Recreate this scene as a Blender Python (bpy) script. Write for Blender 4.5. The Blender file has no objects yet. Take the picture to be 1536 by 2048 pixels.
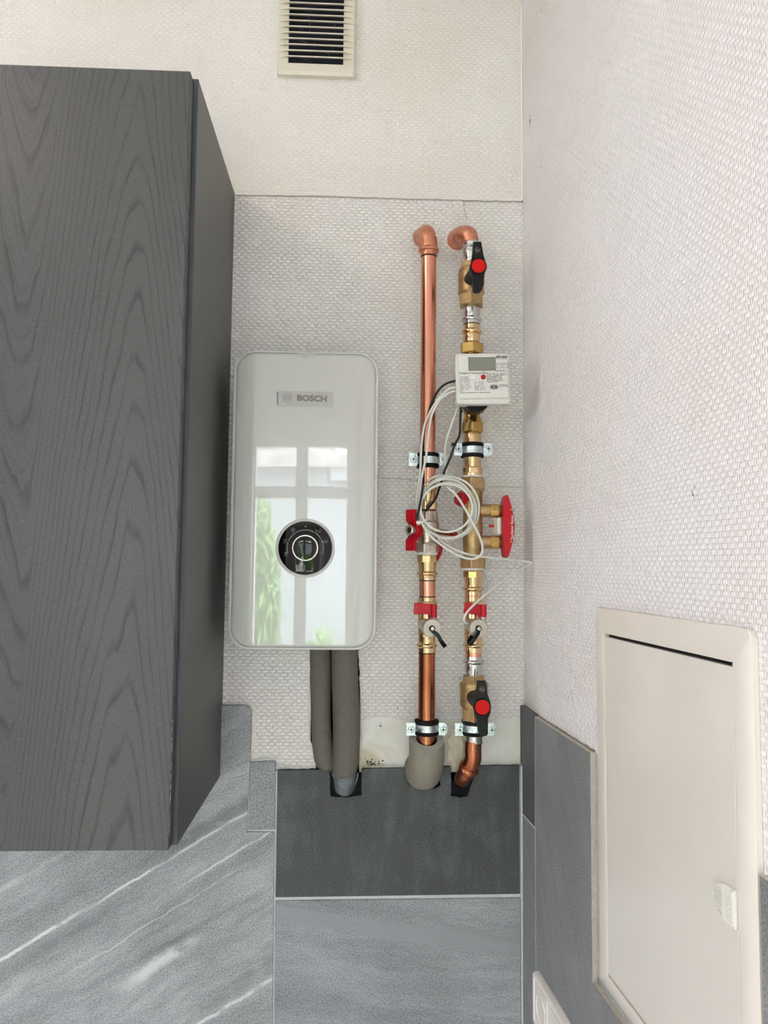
import bpy, bmesh, math, random
from mathutils import Vector, Matrix
random.seed(7)
SC = bpy.context.scene
COL = SC.collection

# ------------------------------------------------------------------ camera
F = 1500.0
YAW, PIT, ROL, ANG = 0.04222, 0.0693, 0.009194, 0.07355
EYE = Vector((0.0, -1.32, 1.5))
_sy, _cy, _sp, _cp, _sr, _cr = math.sin(YAW), math.cos(YAW), math.sin(PIT), math.cos(PIT), math.sin(ROL), math.cos(ROL)
FWD = Vector((_sy*_cp, _cy*_cp, _sp))
_r = Vector((_cy, -_sy, 0)); _u = Vector((-_sy*_sp, -_cy*_sp, _cp))
RGT = _cr*_r + _sr*_u
UPV = -_sr*_r + _cr*_u
cam = bpy.data.cameras.new('camera')
cam.sensor_fit = 'VERTICAL'; cam.sensor_height = 24.0; cam.sensor_width = 24.0
cam.lens = 24.0*F/2048.0
cam.clip_start = 0.02; cam.clip_end = 200
camo = bpy.data.objects.new('camera', cam); COL.objects.link(camo)
m = Matrix((RGT, UPV, -FWD)).transposed().to_4x4(); m.translation = EYE
camo.matrix_world = m
SC.camera = camo

# ------------------------------------------------------------------ world, lights, exposure
W = bpy.data.worlds.new('world'); SC.world = W; W.use_nodes = True
wn = W.node_tree.nodes; wl = W.node_tree.links
bg = wn['Background']
bg.inputs['Color'].default_value = (0.83, 0.895, 1.0, 1); bg.inputs['Strength'].default_value = 25.0
SC.view_settings.view_transform = 'Standard'; SC.view_settings.look = 'None'
SC.view_settings.gamma = 1.0; SC.view_settings.use_curve_mapping = False
SC.view_settings.exposure = 0.27
REAR_Y = -2.6; LEFT_X = -2.5; CEIL_Z = 2.75
WIN = (-0.79, 0.24, 0.25, 2.14)          # rear window: x0, x1, z0, z1
ADDED_WIN = (-2.2, -1.65, 1.35, 2.0)         # unseen window added in the left wall for side light: y0, y1, z0, z1
def area(name, loc, size, sizey, power, color, rot, portal=False):
    l = bpy.data.lights.new(name, 'AREA'); l.shape = 'RECTANGLE'; l.size = size; l.size_y = sizey
    l.energy = power; l.color = color
    o = bpy.data.objects.new(name, l); COL.objects.link(o); o.location = loc; o.rotation_euler = rot
    if portal: l.cycles.is_portal = True
    return o
area('window_daylight', ((WIN[0]+WIN[1])/2, REAR_Y-0.02, (WIN[2]+WIN[3])/2), WIN[1]-WIN[0], WIN[3]-WIN[2], 1, (1,1,1), (math.pi/2, 0, 0), True)
area('added_side_daylight', (LEFT_X-.02, (ADDED_WIN[0]+ADDED_WIN[1])/2, (ADDED_WIN[2]+ADDED_WIN[3])/2), ADDED_WIN[3]-ADDED_WIN[2], ADDED_WIN[1]-ADDED_WIN[0], 1, (1,1,1), (0, -math.pi/2, 0), True)  # portal of the added left window, brightens the right wall
LAMP = (-1.15, -1.05, 2.62)
LAMP_W = 26.0

# ------------------------------------------------------------------ pixel -> place on a real plane
def ray(px, py):
    return (RGT*((px-768)/F) + UPV*((1024-py)/F) + FWD)
def P(px, py, y):
    d = ray(px, py); return EYE + d*((y-EYE.y)/d.y)
CX = P(1048, 1128, 0).x                     # the room corner
RD = Vector((math.sin(ANG), -math.cos(ANG), 0)); RN = Vector((-math.cos(ANG), -math.sin(ANG), 0))
CORN = Vector((CX, 0, 0))
def RW(px, py, n=0.0):                      # pixel -> (s, z) on the right wall raised by n
    d = ray(px, py); t = (n - (EYE-CORN).dot(RN))/d.dot(RN); p = EYE + d*t
    return ((p-CORN).dot(RD), p.z)
def RP(s, z, n=0.0):
    p = CORN + RD*s + RN*n; return Vector((p.x, p.y, z))
RM = Matrix((RD, Vector((0,0,1)), RN)).transposed().to_4x4(); RM.translation = CORN   # local: x along wall, y up, z out of wall
def PXM(d): return d/F                      # metres per pixel at distance d from camera plane

# ------------------------------------------------------------------ materials
def lin(h):
    h = h.lstrip('#'); c = [int(h[i:i+2], 16)/255 for i in (0, 2, 4)]
    return tuple(x/12.92 if x <= .04045 else ((x+.055)/1.055)**2.4 for x in c) + (1,)
class NT:
    def __init__(s, name):
        s.m = bpy.data.materials.new(name); s.m.use_nodes = True; s.t = s.m.node_tree
        s.b = s.t.nodes['Principled BSDF']
    def n(s, typ, ins=None, **kw):
        x = s.t.nodes.new(typ)
        for k, v in kw.items(): setattr(x, k, v)
        for k, v in (ins or {}).items():
            if isinstance(v, bpy.types.NodeSocket): s.t.links.new(v, x.inputs[k])
            else: x.inputs[k].default_value = v
        return x
    def math(s, op, a, b=0.0, c=None):
        ins = {0: a, 1: b}
        if c is not None: ins[2] = c
        return s.n('ShaderNodeMath', ins, operation=op).outputs[0]
    def noise(s, vec, scale, detail=4, rough=.5, dist=0):
        return s.n('ShaderNodeTexNoise', {'Vector': vec, 'Scale': scale, 'Detail': detail, 'Roughness': rough, 'Distortion': dist}).outputs['Fac']
    def ramp(s, fac, stops):
        r = s.n('ShaderNodeValToRGB', {'Fac': fac}); cr = r.color_ramp
        while len(cr.elements) < len(stops): cr.elements.new(.5)
        for e, (p, c) in zip(cr.elements, stops):
            e.position = p; e.color = c if len(c) == 4 else (*c, 1)
        return r.outputs['Color']
    def mix(s, fac, a, b, mode='MIX'):
        x = s.n('ShaderNodeMix', data_type='RGBA', blend_type=mode)
        for k, v in ((0, fac), (6, a), (7, b)):
            if isinstance(v, bpy.types.NodeSocket): s.t.links.new(v, x.inputs[k])
            else: x.inputs[k].default_value = v
        return x.outputs[2]
    def coord(s, scale=(1,1,1), rot=(0,0,0), loc=(0,0,0)):
        tc = s.n('ShaderNodeTexCoord').outputs['Object']
        return s.n('ShaderNodeMapping', {'Vector': tc, 'Scale': scale, 'Rotation': rot, 'Location': loc}).outputs[0]
    def bump(s, h, strength, dist):
        s.b.inputs['Normal'].default_value
        x = s.n('ShaderNodeBump', {'Height': h, 'Strength': strength, 'Distance': dist})
        s.t.links.new(x.outputs[0], s.b.inputs['Normal']); return x
    def set(s, **kw):
        for k, v in kw.items():
            k = {'col': 'Base Color', 'rough': 'Roughness', 'metal': 'Metallic', 'spec': 'Specular IOR Level', 'coat': 'Coat Weight', 'coatr': 'Coat Roughness', 'alpha': 'Alpha', 'trans': 'Transmission Weight', 'sheen': 'Sheen Weight'}.get(k, k)
            if isinstance(v, bpy.types.NodeSocket): s.t.links.new(v, s.b.inputs[k])
            else: s.b.inputs[k].default_value = v
        return s
def plain(name, hexc, rough=.5, metal=0, var=0.06, scale=60, **kw):
    x = NT(name); c = lin(hexc)
    nz = x.noise(x.coord(), scale, 5, .6)
    d = tuple(v*(1-var) for v in c[:3]) + (1,); l = tuple(min(1, v*(1+var)) for v in c[:3]) + (1,)
    x.set(col=x.ramp(nz, [(.3, d), (.7, l)]), rough=rough, metal=metal, **kw)
    return x.m
def metal(name, hexc, rough, scale=25, tint=None, bumpd=0, streak=(1,1,.12), var=.12, rv=.12):
    x = NT(name); c = lin(hexc)
    v = x.coord(streak); nz = x.noise(v, scale, 5, .6, .3); n2 = x.noise(x.coord(), scale*6, 3, .6)
    d = tuple(a*(1-var) for a in c[:3]) + (1,); t = lin(tint) if tint else tuple(min(1, a*(1+var)) for a in c[:3]) + (1,)
    x.set(col=x.ramp(nz, [(.35, d), (.5, c), (.72, t)]), metal=1.0)
    x.set(rough=x.n('ShaderNodeMapRange', {0: n2, 1: .3, 2: .7, 3: max(.02, rough-rv/2), 4: rough+rv/2}).outputs[0])
    if bumpd: x.bump(n2, .5, bumpd)
    return x.m

def wallpaper(name, base, dirt, plane, bump=.0009, blotch=.10):
    x = NT(name)
    tc = x.n('ShaderNodeTexCoord').outputs['Object']
    sp = x.n('ShaderNodeSeparateXYZ', {0: tc})
    if plane == 'xz': vec = x.n('ShaderNodeCombineXYZ', {0: sp.outputs[0], 1: sp.outputs[2]}).outputs[0]
    else: vec = x.n('ShaderNodeCombineXYZ', {0: sp.outputs[0], 1: sp.outputs[1]}).outputs[0]
    wv = x.n('ShaderNodeTexNoise', {'Vector': vec, 'Scale': 180.0, 'Detail': 2.0})
    v2 = x.n('ShaderNodeVectorMath', {0: vec, 1: x.n('ShaderNodeVectorMath', {0: wv.outputs['Color'], 'Scale': .0004}, operation='SCALE').outputs[0]}, operation='ADD').outputs[0]
    th = x.n('ShaderNodeSeparateXYZ', {0: v2})
    uu = x.math('DIVIDE', th.outputs[0], .0128); vv = x.math('DIVIDE', th.outputs[1], .0056)
    par = x.math('MULTIPLY', x.math('FLOORED_MODULO', x.math('FLOOR', vv), 2.0), .5)
    aa = x.math('ABSOLUTE', x.math('SUBTRACT', x.math('FRACT', x.math('ADD', uu, par)), .5))
    bb = x.math('MULTIPLY', x.math('ABSOLUTE', x.math('SUBTRACT', x.math('FRACT', vv), .5)), 2.0)
    bk = x.math('MULTIPLY', x.n('ShaderNodeMapRange', {0: aa, 1: .17, 2: .40, 3: 1.0, 4: 0.0}, interpolation_type='SMOOTHSTEP').outputs[0], x.math('SUBTRACT', 1.0, x.math('POWER', bb, 3.0)))
    tt = x.math('ABSOLUTE', x.math('SUBTRACT', x.math('FRACT', x.math('ADD', x.math('MULTIPLY', uu, 2.0), .5)), .5))
    rd = x.n('ShaderNodeMapRange', {0: tt, 1: 0.0, 2: .20, 3: .75, 4: 0.0}, interpolation_type='SMOOTHSTEP').outputs[0]
    h = x.math('MAXIMUM', bk, rd)
    h = x.math('ADD', h, x.math('MULTIPLY', x.noise(vec, 500, 2), .12))
    x.bump(h, 1.0, bump)
    big = x.noise(vec, 3.2, 4, .55); col = x.mix(x.n('ShaderNodeMapRange', {0: big, 1: .42, 2: .75, 3: 0.0, 4: 1.0}).outputs[0], lin(base), lin(dirt))
    sm = x.noise(vec, 34, 6, .7); spot = x.n('ShaderNodeMapRange', {0: sm, 1: .73, 2: .80, 3: 0.0, 4: .35}).outputs[0]
    col = x.mix(spot, col, lin('#8f8878'))
    x.set(col=col, rough=.72, spec=.35)
    return x.m

M = {}
M['paper_top'] = wallpaper('wallpaper_painted_cream', '#ebe7e3', '#e3dbd2', 'xz', .0006)
M['paper_low'] = wallpaper('wallpaper_woven_pale', '#faf7f6', '#f3ece7', 'xz', .0019)
M['paper_right'] = wallpaper('wallpaper_woven_white', '#efebeb', '#eae2df', 'xy', .0010)
def plaster():
    x = NT('bare_plaster'); v = x.coord()
    n1 = x.noise(v, 14, 6, .6, .6); n2 = x.noise(v, 60, 6, .7)
    c = x.ramp(n1, [(.28, lin('#cfc6ac')), (.42, lin('#e4e2da')), (.7, lin('#f1f1ef'))])
    c = x.mix(x.n('ShaderNodeMapRange', {0: n2, 1: .62, 2: .8, 3: 0.0, 4: .35}).outputs[0], c, lin('#8f8468'))
    x.set(col=c, rough=.85); x.bump(x.math('ADD', n1, x.math('MULTIPLY', n2, .5)), .8, .004); return x.m
M['plaster'] = plaster()
M['white_wall'] = plain('painted_wall', '#efece9', .8, 0, .03, 4)
M['floor'] = plain('pale_floor', '#d2cbc0', .5, 0, .05, 6)

def slate(name, base, dark, light, ang, veins=(), speck=.5, plane='xz', smear=1.0, cloud=7.0):
    x = NT(name)
    tc = x.n('ShaderNodeTexCoord').outputs['Object']; sp = x.n('ShaderNodeSeparateXYZ', {0: tc})
    u, w = sp.outputs[0], sp.outputs[2 if plane == 'xz' else 1]
    ca, sa = math.cos(ang), math.sin(ang)
    a = x.math('ADD', x.math('MULTIPLY', u, ca), x.math('MULTIPLY', w, sa))
    b = x.math('SUBTRACT', x.math('MULTIPLY', w, ca), x.math('MULTIPLY', u, sa))
    iso = x.n('ShaderNodeCombineXYZ', {0: a, 1: b}).outputs[0]
    wn_ = x.noise(iso, 9, 3, .5)
    bw = x.math('ADD', b, x.math('MULTIPLY', x.math('SUBTRACT', wn_, .5), .035))
    st = x.n('ShaderNodeCombineXYZ', {0: x.math('MULTIPLY', a, .13), 1: bw}).outputs[0]
    st2 = x.n('ShaderNodeCombineXYZ', {0: x.math('MULTIPLY', a, .3), 1: bw}).outputs[0]
    n1 = x.noise(st, 26*smear, 6, .62, .4); n2 = x.noise(st2, 110*smear, 4, .6); n3 = x.noise(iso, cloud, 4, .55); n4 = x.noise(iso, 900, 2, .6)
    f = x.math('ADD', x.math('ADD', x.math('MULTIPLY', n1, .40), x.math('MULTIPLY', n2, .15)), x.math('ADD', x.math('MULTIPLY', n3, .30), x.math('MULTIPLY', n4, .15*speck*2)))
    off = .5 if speck == .5 else (.40+.15+.30-.0)*.5 + .15*speck
    col = x.ramp(f, [(max(0, off-.13), lin(dark)), (off, lin(base)), (min(1, off+.13), lin(light))])
    sk = x.n('ShaderNodeMapRange', {0: x.noise(iso, 420, 2, .7), 1: .38, 2: .62, 3: 0.0, 4: 1.0}).outputs[0]
    col = x.mix(x.math('MULTIPLY', x.math('SUBTRACT', 1.0, sk), .46*speck*2), col, lin('#4c4e50'))
    col = x.mix(x.math('MULTIPLY', sk, .30*speck*2), col, lin('#cfd3d4'))
    ga = x.math('MULTIPLY', a, 1.0)
    vn = x.noise(x.n('ShaderNodeCombineXYZ', {0: a}).outputs[0], 14, 4, .6)
    br = x.noise(iso, 22, 4, .7)
    for (b0, amp, wid, strength, a0, a1) in veins:
        d = x.math('ABSOLUTE', x.math('SUBTRACT', x.math('ADD', b, x.math('MULTIPLY', x.math('SUBTRACT', vn, .5), amp)), b0))
        msk = x.n('ShaderNodeMapRange', {0: d, 1: wid*.3, 2: wid, 3: abs(strength), 4: 0.0}).outputs[0]
        msk = x.math('MULTIPLY', msk, x.n('ShaderNodeMapRange', {0: br, 1: .36, 2: .5, 3: .15, 4: 1.0}).outputs[0])
        g1 = x.n('ShaderNodeMapRange', {0: a, 1: a0-.03, 2: a0+.03, 3: 0.0, 4: 1.0}).outputs[0]
        g2 = x.n('ShaderNodeMapRange', {0: a, 1: a1-.03, 2: a1+.03, 3: 1.0, 4: 0.0}).outputs[0]
        col = x.mix(x.math('MULTIPLY', msk, x.math('MULTIPLY', g1, g2)), col, lin('#d8dcdc' if strength > 0 else '#5f6264'))
    x.set(col=col, rough=.55, spec=.4)
    x.bump(x.math('ADD', n4, n1), .25, .0006)
    return x.m
M['grout'] = plain('pale_grout', '#c9cfce', .8, 0, .08, 90)
M['tile_edge'] = plain('tile_body', '#bbb2a4', .8, 0, .12, 160)

def woodgrain():
    x = NT('charcoal_ash_door')
    tc = x.n('ShaderNodeTexCoord').outputs['Object']; sp = x.n('ShaderNodeSeparateXYZ', {0: tc}); u, w = sp.outputs[0], sp.outputs[2]
    def vec(su, sw, o=0): return x.n('ShaderNodeCombineXYZ', {0: x.math('MULTIPLY', u, su), 1: x.math('MULTIPLY', w, sw), 2: float(o)}).outputs[0]
    warp = x.math('SUBTRACT', x.noise(vec(7, .9), 1.0, 2, .45), .5)
    warp2 = x.math('SUBTRACT', x.noise(vec(40, 5, 3), 1.0, 2, .5), .5)
    # cathedral centred near the left of the visible half, opening upwards; a second one on the right, lower, opening downwards
    def cath(x0, k, sgn, amp):
        dx = x.math('ADD', x.math('SUBTRACT', u, x0), x.math('MULTIPLY', warp, .05))
        r = x.math('SQRT', x.math('ADD', x.math('MULTIPLY', dx, dx), .000012))
        return x.math('ADD', x.math('MULTIPLY', x.math('POWER', r, 1.6), k*3.4), x.math('MULTIPLY', w, sgn*amp))
    c1 = x.math('ADD', x.math('ADD', cath(.392, 122, -1, 13), x.math('MULTIPLY', warp, 12.0)), x.math('MULTIPLY', warp2, 1.3))
    c2 = x.math('ADD', x.math('ADD', cath(.532, 115, 1, 13), x.math('MULTIPLY', warp, 9.0)), x.math('MULTIPLY', warp2, 1.3))
    sel = x.n('ShaderNodeMapRange', {0: x.math('ADD', x.math('ADD', u, x.math('MULTIPLY', warp, .1)), x.math('MULTIPLY', w, -.04)), 1: .392, 2: .397, 3: 0.0, 4: 1.0}).outputs[0]
    def lines(c):
        fr = x.math('FRACT', c)
        a = x.n('ShaderNodeMapRange', {0: fr, 1: 0.0, 2: .22, 3: 1.0, 4: 0.0}).outputs[0]
        b = x.n('ShaderNodeMapRange', {0: fr, 1: .9, 2: 1.0, 3: 0.0, 4: 1.0}).outputs[0]
        return x.math('MAXIMUM', a, b)
    L = x.math('ADD', x.math('MULTIPLY', lines(c1), x.math('SUBTRACT', 1.0, sel)), x.math('MULTIPLY', lines(c2), sel))
    # broken up lines
    brk = x.n('ShaderNodeMapRange', {0: x.noise(vec(60, 6, 7), 1.0, 3, .6), 1: .3, 2: .62, 3: .25, 4: 1.0}).outputs[0]
    dense = x.n('ShaderNodeMapRange', {0: x.math('FRACT', x.math('MULTIPLY', c1, 2.37)), 1: 0.0, 2: .35, 3: .42, 4: 0.0}).outputs[0]
    dm = x.n('ShaderNodeMapRange', {0: x.noise(vec(14, .5, 11), 1.0, 2, .5), 1: .42, 2: .56, 3: 0.0, 4: 1.0}).outputs[0]
    L = x.math('MULTIPLY', x.math('MAXIMUM', L, x.math('MULTIPLY', dense, dm)), brk)
    fine = x.noise(vec(900, 45, 1), 1.0, 3, .7)
    fine2 = x.noise(vec(420, 260, 5), 1.0, 3, .7)
    tone = x.noise(vec(5, 1, 9), 1.0, 3, .5)
    col = x.ramp(tone, [(.3, lin('#3f3f40')), (.7, lin('#4a4a4a'))])
    col = x.mix(x.math('MULTIPLY', x.n('ShaderNodeMapRange', {0: fine, 1: .4, 2: .7, 3: 0.0, 4: 1.0}).outputs[0], .35), col, lin('#3c3e40'))
    col = x.mix(x.math('MULTIPLY', x.n('ShaderNodeMapRange', {0: fine2, 1: .5, 2: .7, 3: 0.0, 4: 1.0}).outputs[0], .3), col, lin('#6c6f70'))
    col = x.mix(x.math('MULTIPLY', L, .75), col, lin('#1b1d1f'))
    x.set(col=col, rough=.42, spec=.5)
    x.bump(x.math('SUBTRACT', x.math('MULTIPLY', fine, .4), L), .4, .00022)
    return x.m
M['door_wood'] = woodgrain()
def sidewood():
    x = NT('charcoal_laminate_side')
    v = x.coord((1, 14, .8)); n = x.noise(v, 14, 5, .65, .3); n2 = x.noise(x.coord((1, 60, 3)), 9, 3, .6)
    c = x.ramp(x.math('ADD', x.math('MULTIPLY', n, .6), x.math('MULTIPLY', n2, .4)), [(.3, lin('#39393a')), (.7, lin('#4a4a49'))])
    x.set(col=c, rough=.42, spec=.5); return x.m
M['side_wood'] = sidewood()
M['edge_band'] = plain('charcoal_edge_band', '#454a50', .45)
M['chip'] = plain('chipped_edge', '#a8a29a', .8)
M['black'] = plain('black_plastic', '#060708', .38, spec=.3)
M['rubber'] = plain('black_rubber', '#090b0a', .8, 0, .2, 200, spec=.3)
M['void'] = plain('dark_cavity', '#10161f', .9)
M['copper'] = metal('polished_copper', '#de9a80', .26, 22, '#e9b09a', 0, (1,1,.12), .10, .03)
M['copper_dull'] = metal('dusty_copper_elbow', '#cf8c70', .40, 70, '#dca78e', .0003, (1,1,1), .15)
M['copper_dark'] = metal('aged_copper', '#b06a4a', .24, 22, '#c68a6c', 0, (1,1,.12), .10, .03)
M['brass'] = metal('polished_brass', '#d9bb90', .17, 30, '#e8d0aa', 0, (1,1,1), .08, .03)
M['brass_cast'] = metal('cast_brass', '#b3966c', .42, 120, '#c2a67e', .0003, (1,1,1), .14)
M['brass_hex'] = metal('machined_brass', '#bd9c5c', .24, 40, '#cfb27a', 0, (1,1,1), .1, .1)
M['steel'] = metal('pressed_steel', '#cbcac8', .22, 30, '#dcdcdc', 0, (1,1,1), .05, .04)
M['zinc'] = metal('zinc_plated_steel', '#ccd6da', .26, 160, '#e8eef0', .0004, (1,1,1), .2)
M['nickel'] = metal('nickel_plated_brass', '#bdb2a4', .28, 40, '#ccc2b6', 0, (1,1,1), .05, .04)
M['nickel_satin'] = metal('satin_nickel_cap', '#c4bcb2', .34, 60, '#cfc8be', 0, (1,1,1), .04, .05)
M['red'] = plain('red_plastic', '#b4001a', .36, spec=.35)
M['red_bright'] = plain('bright_red_plastic', '#cc0004', .5, 0, .02, spec=.25)
M['red_deep'] = plain('dark_red_plastic', '#8e0a18', .4)
M['ptfe'] = plain('white_sealing_tape', '#dcd8d0', .7, 0, .1, 300)
M['cable_white'] = plain('pale_grey_cable', '#d2d2cb', .42, 0, .03, 60)
M['cable_black'] = plain('black_cable', '#060708', .4, spec=.4)
M['foam'] = plain('grey_insulation_foam', '#6a655e', .8, 0, .10, 130)
M['foam_light'] = plain('light_grey_insulation_foam', '#888378', .62, 0, .09, 70)
M['foam_cut'] = plain('cut_foam_face', '#a8a59c', .8, 0, .1, 200)
M['pu'] = plain('dried_cream_foam', '#e0d9c2', .8, 0, .14, 60)
M['slot'] = plain('black_gap_line', '#141210', .7)
def tape():
    x = NT('silver_duct_tape'); n = x.noise(x.coord((1,1,2)), 55, 4, .6, 1.2)
    x.set(col=lin('#8d949c'), metal=.55, rough=.34); x.bump(n, 1.0, .006); return x.m
M['tape'] = tape()
M['cream'] = plain('cream_plastic', '#e4dcd3', .22, 0, .02, 8, coat=.4, coatr=.12)
M['cream_door'] = plain('cream_glossy_door', '#e2dcd4', .16, 0, .02, 8, coat=.5, coatr=.08)
M['vent'] = plain('beige_vent_plastic', '#ddd5c6', .45, 0, .03, 12)
M['socket'] = plain('white_socket_plastic', '#e6e2db', .3, 0, .02)
def glossy_white():
    x = NT('glossy_white_panel'); x.set(col=lin('#c2c2be'), rough=.16, spec=.6, coat=1.0, coatr=.015)
    x.b.inputs['Coat IOR'].default_value = 1.8; return x.m
M['panel'] = glossy_white()
M['housing'] = plain('matt_white_housing', '#dcdcda', .4, 0, .02)
M['ring'] = plain('light_grey_ring', '#c9c7c2', .2, 0, .02)
def blackgloss():
    x = NT('black_glass'); x.set(col=(.003,.003,.004,1), rough=.03, spec=.35); return x.m
M['glassblack'] = blackgloss()
M['icon'] = plain('pale_print', '#9a9a9a', .5)
M['logo'] = plain('warm_grey_print', '#827a72', .45)
M['film'] = plain('clear_film', '#b7b7b4', .2, 0, .01, coat=.8, coatr=.03)
M['film_edge'] = plain('clear_film_edge', '#e2e2de', .1)
M['teal'] = plain('teal_print', '#3f8da6', .5)
M['meter'] = plain('light_grey_meter_plastic', '#d6d4ce', .4, 0, .02)
M['lcd'] = plain('grey_green_display', '#7d7f71', .25, 0, .02)
M['print'] = plain('dark_grey_print', '#4b4c50', .6)
M['print_white'] = plain('white_print', '#e8dcd8', .5)
def scale_mat():
    x = NT('sight_glass_scale'); tc = x.n('ShaderNodeTexCoord').outputs['Object']; z = x.n('ShaderNodeSeparateXYZ', {0: tc}).outputs[2]
    f = x.math('FRACT', x.math('MULTIPLY', z, 400.0)); s = x.math('GREATER_THAN', f, .6)
    x.set(col=x.mix(s, lin('#d8ccae'), lin('#7c6a3c')), rough=.2, coat=.6); return x.m
M['scale'] = scale_mat()
M['lamp'] = NT('lamp_diffuser').set(**{'col': (1,1,1,1), 'Emission Color': (1.0, .90, .80, 1), 'Emission Strength': 1.0}).m
def glass():
    x = NT('window_glass'); x.t.nodes.remove(x.b)
    tr = x.n('ShaderNodeBsdfTransparent'); gl = x.n('ShaderNodeBsdfGlossy', {'Roughness': .01})
    mx = x.n('ShaderNodeMixShader', {0: .05}); x.t.links.new(tr.outputs[0], mx.inputs[1]); x.t.links.new(gl.outputs[0], mx.inputs[2])
    x.t.links.new(mx.outputs[0], x.t.nodes['Material Output'].inputs[0]); return x.m
M['glass'] = glass()
M['win_frame'] = plain('white_window_frame', '#e8e6e2', .4, 0, .02)
M['roof'] = plain('brown_roof_tiles', '#8c8580', .8, 0, .3, 4)
M['render'] = plain('white_render', '#7f8382', .9, 0, .04, 2)
M['leaf'] = plain('green_leaf', '#60803c', .6, 0, .35, 6)

# ------------------------------------------------------------------ mesh builder
class G:
    def __init__(s): s.v = []; s.f = []
    def add(s, vs, fs, mat=None):
        b = len(s.v)
        for v in vs:
            v = Vector(v); s.v.append(mat @ v if mat else v)
        s.f += [tuple(i+b for i in f) for f in fs]; return s
    def box(s, lo, hi, mat=None):
        (a,b,c),(d,e,f) = lo, hi
        vs = [(x,y,z) for x in (a,d) for y in (b,e) for z in (c,f)]
        return s.add(vs, [(0,1,3,2),(4,6,7,5),(0,4,5,1),(2,3,7,6),(0,2,6,4),(1,5,7,3)], mat)
    def lathe(s, prof, mat=None, seg=40, caps=True):      # prof: (h, r) along local z
        vs = []; fs = []
        for h, r in prof:
            for i in range(seg):
                t = 2*math.pi*i/seg; vs.append((r*math.cos(t), r*math.sin(t), h))
        n = len(prof)
        for k in range(n-1):
            for i in range(seg):
                j = (i+1) % seg; fs.append((k*seg+i, k*seg+j, (k+1)*seg+j, (k+1)*seg+i))
        if caps:
            fs.append(tuple(range(seg))[::-1]); fs.append(tuple(range((n-1)*seg, n*seg)))
        return s.add(vs, fs, mat)
    def prism(s, poly, d0, d1, mat=None):                   # poly in local xy, extruded along local z from d0 to d1
        n = len(poly); vs = [(p[0], p[1], d0) for p in poly] + [(p[0], p[1], d1) for p in poly]
        fs = [tuple(range(n))[::-1], tuple(range(n, 2*n))] + [(i, (i+1) % n, n+(i+1) % n, n+i) for i in range(n)]
        return s.add(vs, fs, mat)
    def tube(s, pts, r, seg=10, caps=True, radii=None):
        pts = [Vector(p) for p in pts]; n = len(pts); up = None; vs = []; fs = []
        for k in range(n):
            t = (pts[min(k+1, n-1)] - pts[max(k-1, 0)]).normalized()
            if up is None:
                up = Vector((0,0,1)) if abs(t.z) < .9 else Vector((0,1,0))
            up = (up - t*up.dot(t)).normalized(); sd = t.cross(up)
            rr = radii[k] if radii else r
            for i in range(seg):
                a = 2*math.pi*i/seg; vs.append(pts[k] + up*(rr*math.cos(a)) + sd*(rr*math.sin(a)))
        for k in range(n-1):
            for i in range(seg):
                j = (i+1) % seg; fs.append((k*seg+i, k*seg+j, (k+1)*seg+j, (k+1)*seg+i))
        if caps: fs.append(tuple(range(seg))); fs.append(tuple(range((n-1)*seg, n*seg))[::-1])
        return s.add(vs, fs)
ORG = {}
def obj(name, g, mat, parent=None, smooth=True, bevel=0, bseg=2, origin=None, sharp=35, subd=0):
    if parent is not None: o0 = ORG[parent.name]
    elif origin is not None: o0 = Vector(origin)
    else:
        lo = [min(v[i] for v in g.v) for i in range(3)]; hi = [max(v[i] for v in g.v) for i in range(3)]
        o0 = Vector(((lo[0]+hi[0])/2, (lo[1]+hi[1])/2, lo[2]))
    me = bpy.data.meshes.new(name); me.from_pydata([v-o0 for v in g.v], [], g.f); me.update()
    bm = bmesh.new(); bm.from_mesh(me); bmesh.ops.recalc_face_normals(bm, faces=bm.faces[:]); bm.to_mesh(me); bm.free()
    if smooth:
        me.shade_smooth()
        if sharp: me.set_sharp_from_angle(angle=math.radians(sharp))
    me.materials.append(mat if not isinstance(mat, str) else M[mat])
    o = bpy.data.objects.new(name, me); COL.objects.link(o)
    if parent is not None: o.parent = parent
    else: o.location = o0
    ORG[o.name] = o0
    if bevel:
        md = o.modifiers.new('bevel', 'BEVEL'); md.width = bevel; md.segments = bseg; md.limit_method = 'ANGLE'; md.angle_limit = math.radians(40); md.harden_normals = False
    return o
def thing(name, loc, label, cat, group=None):
    o = bpy.data.objects.new(name, None); COL.objects.link(o); o.location = loc; o.empty_display_size = .02
    ORG[o.name] = Vector(loc); o['label'] = label; o['category'] = cat
    if group: o['group'] = group
    return o
def tag(o, label, cat, group=None):
    o['label'] = label; o['category'] = cat
    if group: o['group'] = group
    return o
def struct(o): o['kind'] = 'structure'; return o
def spline(pts, n=8, closed=False):
    pts = [Vector(p) for p in pts]; out = []
    N = len(pts)
    for i in range(N-1):
        p0 = pts[max(i-1, 0)]; p1 = pts[i]; p2 = pts[i+1]; p3 = pts[min(i+2, N-1)]
        for k in range(n):
            t = k/n; out.append(.5*((2*p1) + (p2-p0)*t + (2*p0-5*p1+4*p2-p3)*t*t + (3*p1-p0-3*p2+p3)*t**3))
    out.append(pts[-1]); return out
def axis(o, d, up=(0,0,1)):                                  # matrix whose z axis is d, origin o
    d = Vector(d).normalized(); u = Vector(up)
    if abs(u.dot(d)) > .95: u = Vector((0, -1, 0))
    x = u.cross(d).normalized(); y = d.cross(x); mm = Matrix((x, y, d)).transposed().to_4x4(); mm.translation = Vector(o); return mm
def wallm(y): # local x -> world x, local y -> world z, local z -> world -y (towards the camera), origin at plane y
    mm = Matrix(((1,0,0),(0,0,-1),(0,1,0))).to_4x4(); mm.translation = Vector((0, y, 0)); return mm
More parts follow.
